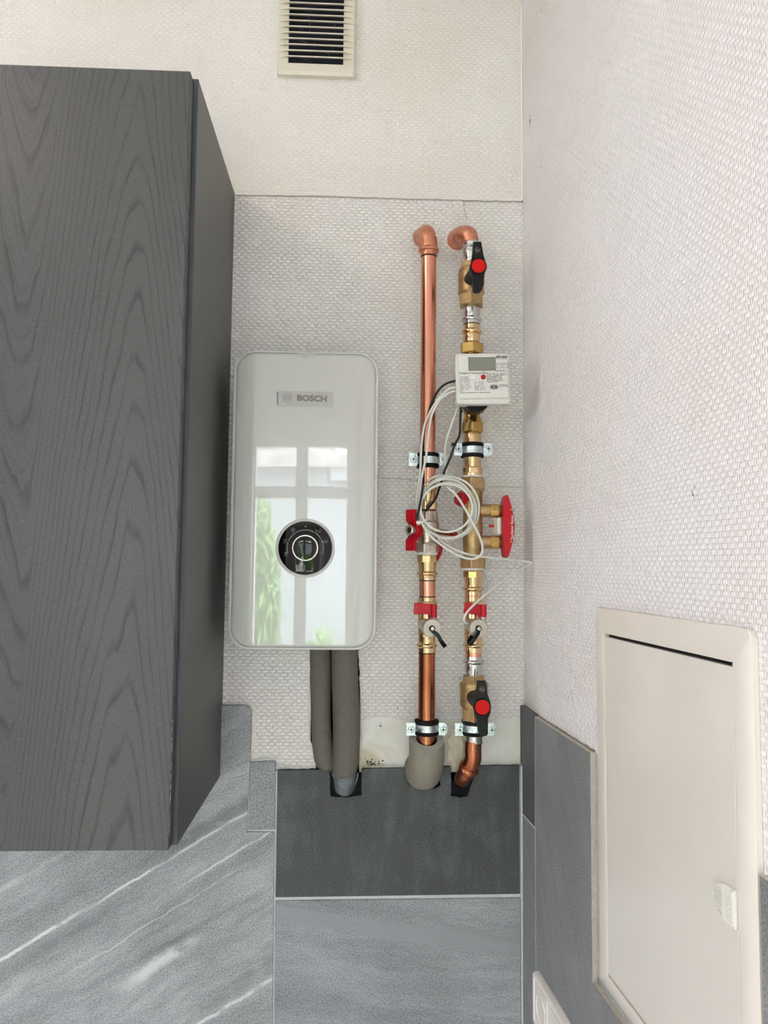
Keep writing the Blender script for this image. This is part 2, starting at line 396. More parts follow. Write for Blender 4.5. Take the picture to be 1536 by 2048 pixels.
def PX(poly, y): return [(P(a, b, y).x, P(a, b, y).z) for a, b in poly]
def text(s, width, mat44, mat, parent, name='lettering', ext=.0002, bold=0, align='CENTER', height=None):
    cu = bpy.data.curves.new(name, 'FONT'); cu.body = s; cu.align_x = align; cu.align_y = 'CENTER'; cu.extrude = ext/.01; cu.offset = bold
    cu.resolution_u = 3
    cu.materials.append(M[mat]); o = bpy.data.objects.new(name, cu); COL.objects.link(o)
    bpy.context.view_layer.update()
    w, h = max(o.dimensions.x, 1e-6), max(o.dimensions.y, 1e-6); k = width/w; ky = (height/h) if height else k
    cu.extrude = ext/k; bpy.context.view_layer.update()
    me = bpy.data.meshes.new_from_object(o.evaluated_get(bpy.context.evaluated_depsgraph_get())); bpy.data.objects.remove(o)
    me.transform(Matrix.Translation(-ORG[parent.name]) @ mat44 @ Matrix.Diagonal((k, ky, k, 1))); me.name = name
    if not me.materials: me.materials.append(M[mat])
    o = bpy.data.objects.new(name, me); COL.objects.link(o); o.parent = parent; ORG[o.name] = ORG[parent.name]
    return o
def rrect(x0, z0, x1, z1, r, n=8):
    out = []
    for cx_, cz_, a0 in ((x1-r, z1-r, 0), (x0+r, z1-r, 90), (x0+r, z0+r, 180), (x1-r, z0+r, 270)):
        for i in range(n+1):
            a = math.radians(a0+90*i/n); out.append((cx_+r*math.cos(a), cz_+r*math.sin(a)))
    return out

# ------------------------------------------------------------------ the room
# rear, left, floor, ceiling
def wall_with_holes(u0, u1, w0, w1, holes, fn):
    us = sorted({u0, u1, *[h[0] for h in holes], *[h[1] for h in holes]}); ws = sorted({w0, w1, *[h[2] for h in holes], *[h[3] for h in holes]})
    g = G()
    for i in range(len(us)-1):
        for j in range(len(ws)-1):
            cu, cw = (us[i]+us[i+1])/2, (ws[j]+ws[j+1])/2
            if any(h[0] < cu < h[1] and h[2] < cw < h[3] for h in holes): continue
            fn(g, us[i], us[i+1], ws[j], ws[j+1])
    return g
RX = CX + math.tan(ANG)*2.7
g = wall_with_holes(LEFT_X-.1, RX+.15, 0, CEIL_Z, [WIN], lambda g, a, b, c, d: g.box((a, REAR_Y-.18, c), (b, REAR_Y, d)))
struct(obj('wall_rear', g, 'white_wall', smooth=False))
g = wall_with_holes(REAR_Y, .1, 0, CEIL_Z, [ADDED_WIN], lambda g, a, b, c, d: g.box((LEFT_X-.15, a, c), (LEFT_X, b, d)))
struct(obj('wall_left', g, 'white_wall', smooth=False))
struct(obj('floor', G().box((LEFT_X-.15, REAR_Y-.18, -.1), (RX+.2, .12, 0)), 'floor', smooth=False))
struct(obj('ceiling', G().box((LEFT_X-.15, REAR_Y-.18, CEIL_Z), (RX+.2, .12, CEIL_Z+.1)), 'white_wall', smooth=False))
def window(name, a0, a1, z0, z1, fn, bar, mull):
    fr = G(); t = .055
    for (u0, u1, w0, w1) in ((a0, a1, z0, z0+t), (a0, a1, z1-t, z1), (a0, a0+t, z0+t, z1-t), (a1-t, a1, z0+t, z1-t), (mull-.06, mull+.06, z0+t, z1-t), (a0+t, mull-.06, bar-.03, bar+.03), (mull+.06, a1-t, bar-.03, bar+.03)):
        fn(fr, u0, u1, w0, w1, .07, 0)
    w = struct(obj(name, fr, 'win_frame', smooth=False))
    for (u0, u1) in ((a0+t, mull-.06), (mull+.06, a1-t)):
        for (w0, w1) in ((z0+t, bar-.03), (bar+.03, z1-t)):
            gp = G(); fn(gp, u0, u1, w0, w1, .006, .02); obj('pane', gp, 'glass', w, smooth=False)
    return w
window('window_1', *WIN, lambda g, a, b, c, d, th, off: g.box((a, REAR_Y-.06-th/2-off, c), (b, REAR_Y-.06+th/2-off, d)), 1.855, -.265)

fr = G()
for (a_, b_, c_, d_) in ((ADDED_WIN[0], ADDED_WIN[1], ADDED_WIN[2], ADDED_WIN[2]+.045), (ADDED_WIN[0], ADDED_WIN[1], ADDED_WIN[3]-.045, ADDED_WIN[3]), (ADDED_WIN[0], ADDED_WIN[0]+.045, ADDED_WIN[2], ADDED_WIN[3]), (ADDED_WIN[1]-.045, ADDED_WIN[1], ADDED_WIN[2], ADDED_WIN[3])): fr.box((LEFT_X-.10, a_, c_), (LEFT_X-.04, b_, d_))
w_2 = struct(obj('added_side_window', fr, 'win_frame', smooth=False))  # frame of the unseen window added to light the right wall
obj('pane', G().box((LEFT_X-.075, ADDED_WIN[0]+.045, ADDED_WIN[2]+.045), (LEFT_X-.069, ADDED_WIN[1]-.045, ADDED_WIN[3]-.045)), 'glass', w_2, smooth=False)

# back wall with the cut for the pipes
hx0, hx1 = P(622, 1400, 0).x, P(720, 1400, 0).x
zc0, zc1 = P(690, 1604, 0).z, P(690, 1180, 0).z
nx0, nx1 = P(656, 1580, 0).x, P(950, 1580, 0).x
zn0, zn1 = P(800, 1600, 0).z, P(800, 1545, 0).z
g = wall_with_holes(LEFT_X-.1, CX+.12, 0, CEIL_Z, [(hx0, hx1, zc0, zc1), (nx0, nx1, zn0, zn1)], lambda g, a, b, c, d: g.box((a, .002, c), (b, .1, d)))
WB = struct(obj('wall_back', g, 'plaster', smooth=False, origin=(0, 0, 0)))
obj('cavity', G().box((hx0-.02, .06, zc0-.02), (nx1+.02, .095, zc1+.02)), 'void', WB, smooth=False)
# wallpaper
up = PX([(1050, 403), (900, 400), (780, 397), (640, 392), (470, 390)], 0)
upoly = [(LEFT_X, up[-1][1]+.001)] + up[::-1] + [(CX, up[0][1]), (CX, CEIL_Z), (LEFT_X, CEIL_Z)]
obj('wallpaper', G().prism(upoly, .0, .0016, wallm(.0005)), 'paper_top', WB, smooth=False)['label'] = 'cream painted wallpaper above the seam'
def jag(poly, a=1.6):
    out = []
    for i in range(len(poly)-1):
        (x0, y0), (x1, y1) = poly[i], poly[i+1]; n = max(1, int(math.hypot(x1-x0, y1-y0)/7))
        for k in range(n):
            t = k/n; out.append((x0+(x1-x0)*t+random.uniform(-a, a)*(k > 0), y0+(y1-y0)*t+random.uniform(-a, a)*(k > 0)))
    out.append(poly[-1]); return out
low = jag([(1048, 1438), (1000, 1437), (960, 1441), (880, 1436), (850, 1443), (800, 1439), (757, 1432), (740, 1438), (723, 1442), (724, 1400), (719, 1340), (716, 1298), (716, 1200)], 1.2) \
    + jag([(622, 1200), (622, 1298), (620, 1345), (618, 1400), (617, 1440), (620, 1480), (628, 1510), (640, 1533), (600, 1535), (560, 1540), (549, 1538), (548, 1530), (500, 1530)], 1.0) + [(501, 1480), (504, 1415), (490, 1411), (445, 1413)]
lp = PX(low, 0)
lpoly = [(CX, up[0][1]+.01)] + [(CX, lp[0][1])] + lp[1:] + [(LEFT_X, lp[-1][1]), (LEFT_X, up[-1][1]+.01)]
obj('wallpaper', G().prism(lpoly, .0, .0015, wallm(.0015)), 'paper_low', WB, smooth=False)['label'] = 'woven pale wallpaper below the seam'
# corner bead of paint above the seam
obj('corner_seam', G().tube([(CX-.0015, -.003, up[0][1]), (CX-.0015, -.003, CEIL_Z)], .0022, 8), 'white_wall', WB)
# hairline cracks in the paper
def crack(pts, w=.0006, y=-.0003):
    g = G(); L = [Vector(P(a, b, y)) for a, b in jag(pts, .8)]
    for i in range(len(L)-1):
        d = (L[i+1]-L[i]).normalized(); n = Vector((-d.z, 0, d.x))*w*.5
        g.add([L[i]-n, L[i]+n, L[i+1]+n, L[i+1]-n], [(0,1,2,3)])
        g.add([L[i]-n+Vector((0,.0004,0)), L[i]+n+Vector((0,.0004,0)), L[i+1]+n+Vector((0,.0004,0)), L[i+1]-n+Vector((0,.0004,0))], [(0,3,2,1)])
    return g
M['crackm'] = plain('hairline_crack', '#857a6c', .9)
c = G()
for pts, w in (([(755, 955), (790, 957), (838, 961)], .0006), ([(975, 974), (1010, 974), (1048, 976)], .0006)):
    q = crack(pts, w); c.add(q.v, q.f)
obj('crack', c, 'crackm', WB)
q = crack([(472, 391), (600, 392), (760, 396), (925, 401), (1048, 404)], .0009, -.0022); obj('paper_seam', q, 'crackm', WB)
c = G()
q = crack([(1048, 405), (1049, 470), (1048, 560)], .0007, -.0012); c.add(q.v, q.f)
q = crack([(928, 402), (929, 420), (934, 436)], .0005, -.0012); c.add(q.v, q.f)
obj('crack', c, 'crackm', WB)

# tiles of the back wall
YT = -.008
A_ = math.radians(31)
def bcoord(px, py): p = P(px, py, YT); return p.z*math.cos(A_) - p.x*math.sin(A_)
def acoord(px, py): p = P(px, py, YT); return p.x*math.cos(A_) + p.z*math.sin(A_)
V = [(bcoord(260, 1766), .014, .0028, .9, acoord(200, 1805), acoord(520, 1610)), (bcoord(60, 1885), .014, .0040, 1.0, acoord(-100, 1960), acoord(160, 1826)),
     (bcoord(480, 1700), .014, .0024, .7, acoord(390, 1770), acoord(560, 1650)), (bcoord(230, 1890), .02, .0016, .5, acoord(150, 1950), acoord(480, 1740)),
     (bcoord(320, 1925), .03, .013, .75, acoord(250, 1960), acoord(385, 1890)), (bcoord(500, 1985), .02, .0040, .7, acoord(360, 2055), acoord(560, 1940)),
     (bcoord(60, 1745), .02, .005, .35, acoord(-50, 1800), acoord(140, 1700)),
     (bcoord(420, 1650), .01, .016, -.55, acoord(330, 1730), acoord(540, 1580)), (bcoord(200, 1830), .01, .014, -.35, acoord(-60, 1960), acoord(300, 1800)), (bcoord(480, 1965), .02, .018, -.4, acoord(380, 2030), acoord(560, 1900)), (bcoord(350, 1880), .02, .006, -.45, acoord(300, 1910), acoord(420, 1840))]
M['slate_vein'] = slate('veined_grey_stoneware', '#94989a', '#6a6d6f', '#bcc0c1', A_, V)
M['slate_speck'] = slate('speckled_grey_stoneware', '#83878a', '#6c7073', '#9da1a4', .2, (), .62)
M['slate_dark'] = slate('dark_anthracite_stoneware', '#303436', '#222527', '#51565a', math.radians(90), (), .16, 'xz', .6, 16)
M['slate_low'] = slate('layered_grey_stoneware', '#888c91', '#6c7177', '#a6abb0', math.radians(-9), [(0, 0, .001, 0, 0, 1)], .42)
obj('grout', G().prism(PX([(-900, 1414), (503, 1414), (503, 1524), (551, 1524), (553, 1541), (1044, 1533), (1046, 2400), (-900, 2400)], -.002), 0, .0045, wallm(0)) if False else
    G().prism(PX([(-900, 1416), (501, 1416), (500, 1526), (549, 1526), (551, 1543), (655, 1543), (655, 1605), (728, 1605), (728, 1541), (806, 1541), (806, 1580), (890, 1582), (896, 1602), (952, 1602), (955, 1537), (1045, 1535), (1047, 2400), (-900, 2400)], YT), 0, .0065, wallm(.0015)), 'grout', WB, smooth=False)
def tile(poly, mat, y=YT, jagged=False):
    pl = jag(poly + [poly[0]], .7)[:-1] if jagged else poly
    o = obj('tile', G().prism(PX(pl, y), -.0095, 0, wallm(y)), mat, WB, smooth=False, bevel=.0007, bseg=1); return o
t = tile([(-900, 1412), (488, 1411), (500, 1416), (504, 1420), (502, 1480), (500, 1530), (496, 1600), (494, 1664), (549, 1664), (547, 1800), (545, 2048), (543, 2400), (-900, 2400)], 'slate_vein')
t['label'] = 'large grey tile with white diagonal veins'
t = tile([(500, 1524), (551, 1522), (550, 1659), (497, 1660)], 'slate_speck'); t['label'] = 'small speckled grey tile'
nt = [(555, 1541), (658, 1539)] + jag([(658, 1539), (660, 1560), (661, 1592), (675, 1595), (700, 1594), (723, 1590), (723, 1540)], 1.0)[1:] + [(728, 1537), (811, 1536)] \
     + jag([(811, 1536), (812, 1558), (818, 1570), (845, 1578), (870, 1577), (881, 1571), (881, 1545), (884, 1534)], 1.2)[1:] + [(902, 1534)] \
     + jag([(902, 1534), (903, 1560), (902, 1592), (920, 1595), (935, 1593), (946, 1560), (952, 1532)], 1.0)[1:] + [(1039, 1531), (1040, 1788), (551, 1795)]
t = tile(nt, 'slate_dark'); t['label'] = 'dark anthracite tile with three notches cut for pipes'
M['sealant_b'] = plain('dark_navy_sealant', '#0a1018', .7, 0, .2, 60, spec=.15)
for pl_ in ([(656, 1548), (727, 1548), (727, 1599), (657, 1600)], [(808, 1545), (884, 1545), (884, 1582), (808, 1582)], [(900, 1562), (954, 1562), (950, 1600), (900, 1600)]):
    obj('sealant', G().prism(PX(pl_, -.0035), -.05, 0, wallm(-.0035)), 'sealant_b', WB, smooth=False)
t = tile([(551, 1802), (1041, 1796), (1044, 2400), (545, 2400)], 'slate_low'); t['label'] = 'grey tile with a smooth lighter band'
# the smooth band and chips of the lower tile, flush inlay
M['band'] = slate('smooth_stone_band', '#8e9397', '#858a8e', '#979ca0', -.15, (), .12)
bp = [(553, 1812), (600, 1814), (640, 1824), (680, 1829), (740, 1842), (830, 1847), (940, 1856), (1040, 1871), (1041, 1904), (960, 1903), (880, 1893), (800, 1882), (730, 1873), (690, 1862), (640, 1860), (600, 1856), (553, 1842)]
obj('stone_band', G().prism(PX(jag(bp+[bp[0]], 1.0)[:-1], YT-.0003), -.0005, 0, wallm(YT-.0002)), 'band', WB, smooth=False)['label'] = 'smooth lighter streak across the lower tile'
# screw in the plaster, mould marks
sc_ = P(759, 1451, .001); ms = axis(sc_, (0, -1, 0))
sco = obj('screw', G().lathe([(0, .0038), (.0012, .0036), (.0018, .002), (.0019, .0002)], ms, 20), 'steel', WB)
obj('cross_slot', G().box((-.0026, -.0005, .0012), (.0026, .0005, .0021), ms).box((-.0005, -.0026, .0012), (.0005, .0026, .0021), ms), 'slot', sco, smooth=False)
g = G()
for k in range(60):
    a, b = random.gauss(748, 12), random.gauss(1529, 5); r = random.uniform(.0005, .0018); p = P(min(max(a, 728), 790), min(b, 1537), .0015)
    g.add([p+Vector((r*math.cos(t)*random.uniform(.6, 1.4), -.0006, r*math.sin(t)*.7)) for t in [i*math.pi/4 for i in range(8)]], [tuple(range(8))])
o = obj('mould', g, 'slot', WB); o['kind'] = 'stuff'
# plaster rim around the tile edges
g = G()
def rim(pts, r, y=-.001):
    L = spline([P(a, b, y) for a, b in jag(pts, 1.0)], 2); g.tube(L, r, 6, radii=[r*random.uniform(.6, 1.35) for _ in L])
rim([(503, 1411), (505, 1440), (504, 1480), (501, 1522)], .0028); rim([(503, 1522), (530, 1519), (553, 1521)], .0030); rim([(554, 1528), (585, 1536), (632, 1535)], .0016)
rim([(728, 1534), (760, 1535), (808, 1533)], .0022, -.0005); rim([(955, 1530), (1000, 1531), (1040, 1528)], .0015, 0); rim([(620, 1300), (617, 1400), (619, 1480), (632, 1520), (641, 1531)], .0012); rim([(718, 1300), (722, 1400), (722, 1460), (726, 1480)], .0013)
obj('filler_bead', g, 'plaster', WB)

# ------------------------------------------------------------------ right wall
LEN = 2.66
g = G().box((-.0, 0, -.12), (LEN, CEIL_Z, 0), RM)
WR = obj('wall_right', g, 'paper_right', smooth=False, origin=CORN); struct(WR)
# object-space coordinates follow the wall
WR.rotation_euler = RM.to_euler()
WR.data.transform(RM.to_3x3().inverted().to_4x4())
ORG_R = CORN.copy()
def robj(name, g, mat, parent=None, **kw):                   # geometry in wall-local coordinates (s, z, n)
    o = obj(name, g, mat, parent if parent is not None else None, origin=(0,0,0), **kw) if parent is None else None
    return o
class _R: pass
def rpart(name, g, mat, parent, **kw):                       # child of WR or of an Empty aligned with it; local coords relative to that parent
    ORG[parent.name+'#'] = Vector(ORG.get('loc:'+parent.name, (0,0,0)))
    save = ORG[parent.name]; ORG[parent.name] = Vector(ORG.get('loc:'+parent.name, (0,0,0)))
    o = obj(name, g, mat, parent, **kw); ORG[parent.name] = save
    ORG['loc:'+o.name] = Vector(ORG.get('loc:'+parent.name, (0,0,0))); return o
NT_ = .008
M['slate_r'] = slate('grey_stoneware_side', '#77777a', '#68686b', '#8a8a8c', math.radians(-60), (), .36, 'xy')
M['slate_r_dark'] = slate('anthracite_stoneware_side', '#4d4e50', '#424345', '#5c5d5f', math.radians(90), (), .12, 'xy', .5)
s1, zt1 = RW(1069, 1431, NT_); zt0 = RW(1043, 1412, NT_)[1]
s2, zt2 = RW(1180, 1509, NT_)
zj = (RW(1049, 1630, NT_)[1] + RW(1070, 1661, NT_)[1])/2
zcut = RW(1190, 1972, NT_)[1]
s4, zt4 = RW(1519, 1752, NT_)
print('RIGHT', s1, zt0, zt1, s2, zt2, zj, zcut, s4, zt4)
ztr = (zt1+zt2)/2; so0_ = RW(1192.5, 1214, .006)[0]; M['filler'] = plain('grey_filler', '#a9aba9', .8, 0, .12, 90)
def rtile(poly, mat, lab, n0=.0, n1=NT_):
    o = rpart('tile', G().prism(poly, n0, n1), mat, WR, smooth=False, bevel=.0006, bseg=1); o['label'] = lab; return o
SB = .0088
rtile([(.0, zt0), (s1-.0012, zt1+.001), (s1-.0012, zj+.0012), (SB, zj+.0012), (SB, P(1040, 1528, YT).z), (.0, P(1040, 1528, YT).z)], 'slate_r_dark', 'narrow dark tile beside the corner')
rtile([(SB, zj-.0012), (s1-.0012, zj-.0012), (s1-.0012, .55), (SB, .55)], 'slate_r', 'narrow grey tile below the dark one in the corner')
rtile([(s1+.0018, ztr), (s2, ztr-.0005), (s2, zcut), (.80, zcut), (.80, .40), (s1+.0018, .40)], 'slate_r', 'grey tile cut around the access panel')
rtile([(s4, zt4), (1.1, zt4), (1.1, zcut+.002), (s4, zcut+.002)], 'slate_r', 'grey tile to the right of the access panel')
rpart('grout', G().box((.001, .4, 0), (s1+.004, min(zt1, zt0)-.004, NT_-.0008)), 'grout', WR, smooth=False)
rpart('grout', G().box((.002, .4, .003), (.0115, P(1040, 1531, YT).z, .0098)), 'grout', WR, smooth=False)
rpart('tile_edge', G().box((s2-.001, zcut-.001, 0), (s2+.0006, ztr-.001, NT_-.0006)).box((s2, zcut-.001, 0), (.80, zcut+.0005, NT_-.0006)).box((s1, ztr-.001, 0), (s2, ztr+.0006, NT_-.0006)).box((s4-.0006, zcut, 0), (s4+.001, zt4, NT_-.0006)).box((s4, zt4-.001, 0), (1.1, zt4+.0006, NT_-.0006)), 'tile_edge', WR, smooth=False)
M['sealant'] = plain('navy_sealant', '#131b25', .6)
rpart('filler_strip', G().box((s2+.0002, zcut+.0002, .0), (so0_+.002, ztr-.002, .0012)).box((s2+.0002, zcut+.0002, 0), (.80, zcut+.008, .0012)), 'filler', WR, smooth=False)
# uneven paper edge above the tiles
g = G(); L = [Vector((s1*0 + .002 + (s2-.002)*i/40, ztr+.0012+random.uniform(-.0006, .0008) + (zt0-ztr)*max(0, 1-i/8)*1.0, .0012)) for i in range(41)]
g.tube(L, .0009, 6, radii=[.0009*random.uniform(.5, 1.6) for _ in L]); rpart('paper_edge', g, 'crackm', WR)
# scuffs on the paper
def scuff(px, py, w, h, n, seed):
    random.seed(seed); g = G()
    for k in range(n):
        s, z = RW(px+random.gauss(0, w), py+random.gauss(0, h), .0002); r = random.uniform(.0004, .0013)
        g.add([(s+r*math.cos(t)*random.uniform(.5, 1.5), z+r*math.sin(t)*random.uniform(.7, 2.0), .0004) for t in [i*math.pi/3 for i in range(6)]], [tuple(range(6))])
    return g
M['scuff'] = plain('grey_scuff', '#8b857b', .9)
for i, (a, b, w, h, n) in enumerate(((1060, 242, .9, 6, 26), (1144, 1391, 3, 5, 8), (1056, 75, .6, 2, 4), (1090, 20, 9, 9, 12), (1080, 330, 6, 30, 12), (1390, 985, 4, 10, 9))):
    o = rpart('scuff_mark', scuff(a, b, w, h, n, 50+i), 'scuff', WR); o['kind'] = 'stuff'
random.seed(11)

# ------------------------------------------------------------------ access panel on the right wall
def raligned(name, s, z, n, label, cat):
    o = bpy.data.objects.new(name, None); COL.objects.link(o); o.location = RP(s, z, n); o.rotation_euler = RM.to_euler()
    ORG[o.name] = RP(s, z, n); ORG['loc:'+o.name] = Vector((s, z, n)); o['label'] = label; o['category'] = cat; o.empty_display_size = .02; return o
NF = .010
so0, zo1 = RW(1192.5, 1214, .006); so1 = RW(1500, 1500, NF)[0]
si0, zi1 = RW(1206, 1266, NF); si1 = RW(1465, 1330, NF)[0]
zi0 = RW(1215, 1952, NF)[1]; zo0 = zi0-.022
print('PANEL', so0, so1, si0, si1, zo1, zi1, zi0, RW(1500, 1252, NF), RW(1465, 1328, NF))
AP = raligned('access_panel', (so0+so1)/2, zo0, 0, 'cream plastic access panel with hinged door on the right wall', 'access panel')
g = G(); rings = []
for (a, b, c_, d, n, r) in ((so0, so1, zo0, zo1, .0002, .010), (so0, so1, zo0, zo1, .0058, .008), (so0+.0012, so1-.0012, zo0+.0012, zo1-.0012, .0066, .007), (si0-.002, si1+.002, zi0-.002, zi1+.002, NF, .002), (si0, si1, zi0, zi1, NF-.0004, .001), (si0, si1, zi0, zi1, .001, .001)):
    rings.append([(x, y, n) for x, y in rrect(a, c_, b, d, r, 5)])
vs = sum(rings, []); k = len(rings[0]); fs = []
for i in range(len(rings)-1):
    for j in range(k): fs.append((i*k+j, i*k+(j+1) % k, (i+1)*k+(j+1) % k, (i+1)*k+j))
g.add(vs, fs); rpart('panel_frame', g, 'cream', AP, sharp=25)
dn = NF-.0012
dr = rpart('door', G().prism(rrect(si0+.0022, zi0+.002, si1-.0022, zi1-.0042, .002, 3), .002, dn), 'cream_door', AP, smooth=False, bevel=.0008)
rpart('recess', G().box((si0, zi0, .0004), (si1, zi1, .0015)), 'slot', AP, smooth=False)
for a_, b_ in ((si0+.0003, si0+.0016), (si1-.0017, si1-.0003)): rpart('edge_strip', G().box((a_, zi0+.0005, .002), (b_, zi1-.0005, NF-.001)), 'socket', AP, smooth=False)
# latch
sl, zl0 = RW(1474, 1858, dn); zl1 = RW(1470, 1778, dn)[1]; sl = si1-.002; hl = (zl1-zl0)/2; zc = (zl0+zl1)/2; wl_ = sl-RW(1430, 1790, dn)[0]
poly = [(sl, zc-hl)] + [(sl-.30*wl_-wl_*.70*math.cos(a), zc+hl*math.sin(a)) for a in [(-math.pi/2)+math.pi*i/20 for i in range(21)]] + [(sl, zc+hl)]
lt = rpart('latch', G().prism(poly, dn-.0005, dn+.0034), 'socket', AP, smooth=False, bevel=.0009)
for i in range(15):
    zz = zc+hl*.80*(1-2*i/14); wv = math.sqrt(max(0, 1-((zz-zc)/hl)**2))
    x0 = sl-.30*wl_-wl_*.62*wv; x1 = sl-.50*wl_
    if x1-x0 > .001: rpart('rib', G().box((x0, zz-.0005, dn+.003), (x1, zz+.0005, dn+.0044)), 'socket', lt, smooth=False)
for i in range(5):
    rpart('raised_mark', G().lathe([(0, .0016), (.0007, .0013)], Matrix.Translation((sl-.28*wl_, zc+hl*.6*(1-i/2), dn+.0034)), 10), 'socket', lt)
rpart('grip_edge', G().box((sl-.0045, zc-hl*.86, dn+.0025), (sl-.0005, zc+hl*.9, dn+.0050)), 'socket', lt, smooth=False, bevel=.0007)

# ------------------------------------------------------------------ wall socket, lower right
nS = NT_+.010
ss0, zs1 = RW(1064, 1938, nS); ss0 = RW(1064, 1990, nS)[0]
SO = raligned('wall_socket', ss0+.07, zs1-.081, NT_, 'white double wall socket on the grey tiles below the dark corner tile', 'socket')
g = G(); rings = []
for (ins, n, r) in ((0, NT_, .008), (.0003, nS-.004, .008), (.002, nS-.0006, .007), (.004, nS, .006), (.0075, nS, .004), (.0085, nS-.002, .004)):
    rings.append([(x, y, n) for x, y in rrect(ss0+ins, zs1-.081+ins, ss0+.152-ins, zs1-ins, r, 5)])
vs = sum(rings, []); k = len(rings[0]); fs = []
for i in range(len(rings)-1):
    for j in range(k): fs.append((i*k+j, i*k+(j+1) % k, (i+1)*k+(j+1) % k, (i+1)*k+j))
fs.append(tuple(range((len(rings)-1)*k, len(rings)*k)))
g.add(vs, fs); rpart('cover_frame', g, 'socket', SO, sharp=30)
for i in range(2):
    cx0 = ss0+.0405+.071*i; cz = zs1-.0405
    ins_ = rpart('socket_insert', G().prism(rrect(cx0-.0285, cz-.0285, cx0+.0285, cz+.0285, .003, 3), NT_+.002, nS-.0005), 'socket', SO, smooth=False, bevel=.0006)
    mm = Matrix.Translation((cx0, cz, 0))
    rpart('well', G().lathe([(nS-.0004, .0215), (nS+.0006, .0212), (nS+.0006, .0195), (nS-.0020, .0185), (nS-.0030, .0180)], mm, 36), 'socket', ins_)
    rpart('pin_hole', G().lathe([(nS-.0032, .0024), (nS-.0024, .0024)], Matrix.Translation((cx0-.0095, cz, 0)), 12).lathe([(nS-.0032, .0024), (nS-.0024, .0024)], Matrix.Translation((cx0+.0095, cz, 0)), 12), 'slot', ins_)

# ------------------------------------------------------------------ air vent
vy = -.014
(vx0, _), (vx1, vz0) = PX([(554, 100), (710, 152)], vy)
ox0, ox1 = P(577, 80, vy).x, P(687, 80, vy).x; oz0 = P(630, 126.5, vy).z
pitch = 13.05*PXM(1.306)
oz1 = oz0 + pitch*13.6; vz1 = oz1+.024
VT = thing('air_vent', (P(632, 0, 0).x, -.004, vz0), 'beige slatted air vent high on the back wall', 'air vent')
fr = G(); k = 4; rings = []
for (a, b, c_, d, y, r) in ((vx0, vx1, vz0, vz1, -.0012, .004), (vx0+.0003, vx1-.0003, vz0+.0003, vz1-.0003, vy+.003, .004), (vx0+.003, vx1-.003, vz0+.006, vz1-.006, vy, .003), (ox0, ox1, oz0, oz1, vy+.0015, .0005), (ox0, ox1, oz0, oz1, -.002, .0005)):
    rings.append([(x, y, z) for x, z in rrect(a, c_, b, d, r, 4)])
vs = sum(rings, []); k = len(rings[0]); fs = []
for i in range(len(rings)-1):
    for j in range(k): fs.append((i*k+j, i*k+(j+1) % k, (i+1)*k+(j+1) % k, (i+1)*k+j))
fr.add(vs, fs); obj('vent_frame', fr, 'vent', VT, sharp=25)
obj('vent_shade_backing', G().box((ox0, -.0025, oz0), (ox1, -.0018, oz1)), 'void', VT, smooth=False)  # dark sheet stands in for the shaded hollow behind the slats
for i in range(13):
    z = oz0 + pitch*(.92+i)
    if z > oz1-.004: break
    wx0, wx1 = vx0+.0035, vx1-.0035; h = .0023
    sec = lambda x, y0, dz0, dz1: [(x, y0, z+dz0), (x, y0, z+dz1)]
    vs = [(wx0, vy-.0002, z-h*.9), (ox0, vy-.0045, z-h), (ox1, vy-.0045, z-h), (wx1, vy-.0002, z-h*.9),
          (wx0, vy-.0002, z-h*.8), (ox0, vy-.0035, z+h*.3), (ox1, vy-.0035, z+h*.3), (wx1, vy-.0002, z-h*.8),
          (wx0+.002, vy+.001, z), (ox0, vy+.002, z+h*1.4), (ox1, vy+.002, z+h*1.4), (wx1-.002, vy+.001, z),
          (wx0+.002, vy+.001, z-.001), (ox0, vy+.002, z+h*.2), (ox1, vy+.002, z+h*.2), (wx1-.002, vy+.001, z-.001)]
    fs = []
    for a, b in ((0, 4), (4, 8), (8, 12), (12, 0)):
        for j in range(3): fs.append((a+j, a+j+1, b+j+1, b+j))
    fs += [(0, 4, 8, 12), (3, 15, 11, 7)]
    obj('slat', G().add(vs, fs), 'vent', VT, sharp=20)
g = G()
for (a, b, c_, d) in ((590, 52, 604, 60), (672, 48, 662, 58), (648, 102, 658, 112), (622, 90, 632, 98), (604, 82, 618, 92), (655, 88, 666, 100), (596, 115, 612, 121), (617, 30, 618, 70)):
    g.tube([P(a, b, -.0035), P((a+c_)/2+2, (b+d)/2-2, -.0045), P(c_, d, -.0035)], .00022, 5)
o = obj('cobweb', g, 'icon', VT); o['kind'] = 'stuff'

# ------------------------------------------------------------------ wall cabinet
yC = -.320; yD0, yD1 = -.324, -.345
xs = (P(395, 158, yC).x + P(357, 1690, yC).x)/2
zC1 = P(395, 158, yC).z; zC0 = P(357, 1690, yC).z
xd = (P(383, 142, yD1).x + P(335, 1700, yD1).x)/2
zD1 = P(383, 142, yD1).z; zD0 = P(335, 1701, yD1).z
print('CAB', P(395, 158, yC), P(357, 1690, yC), P(383, 142, yD1), P(335, 1700, yD1), P(468, 386, 0), P(442, 1546, 0), P(0, 130, yD1), P(0, 1703, yD1))
CW = .60
CAB = thing('wall_cabinet', (xs-CW/2, yC/2, zC0), 'tall charcoal wood-grain wall cabinet left of the white water heater', 'cabinet')
g = G().box((xs-.018, yC, zC0), (xs, -.0012, zC1)); sp_ = obj('side_panel', g, 'side_wood', CAB, smooth=False, bevel=.0006)
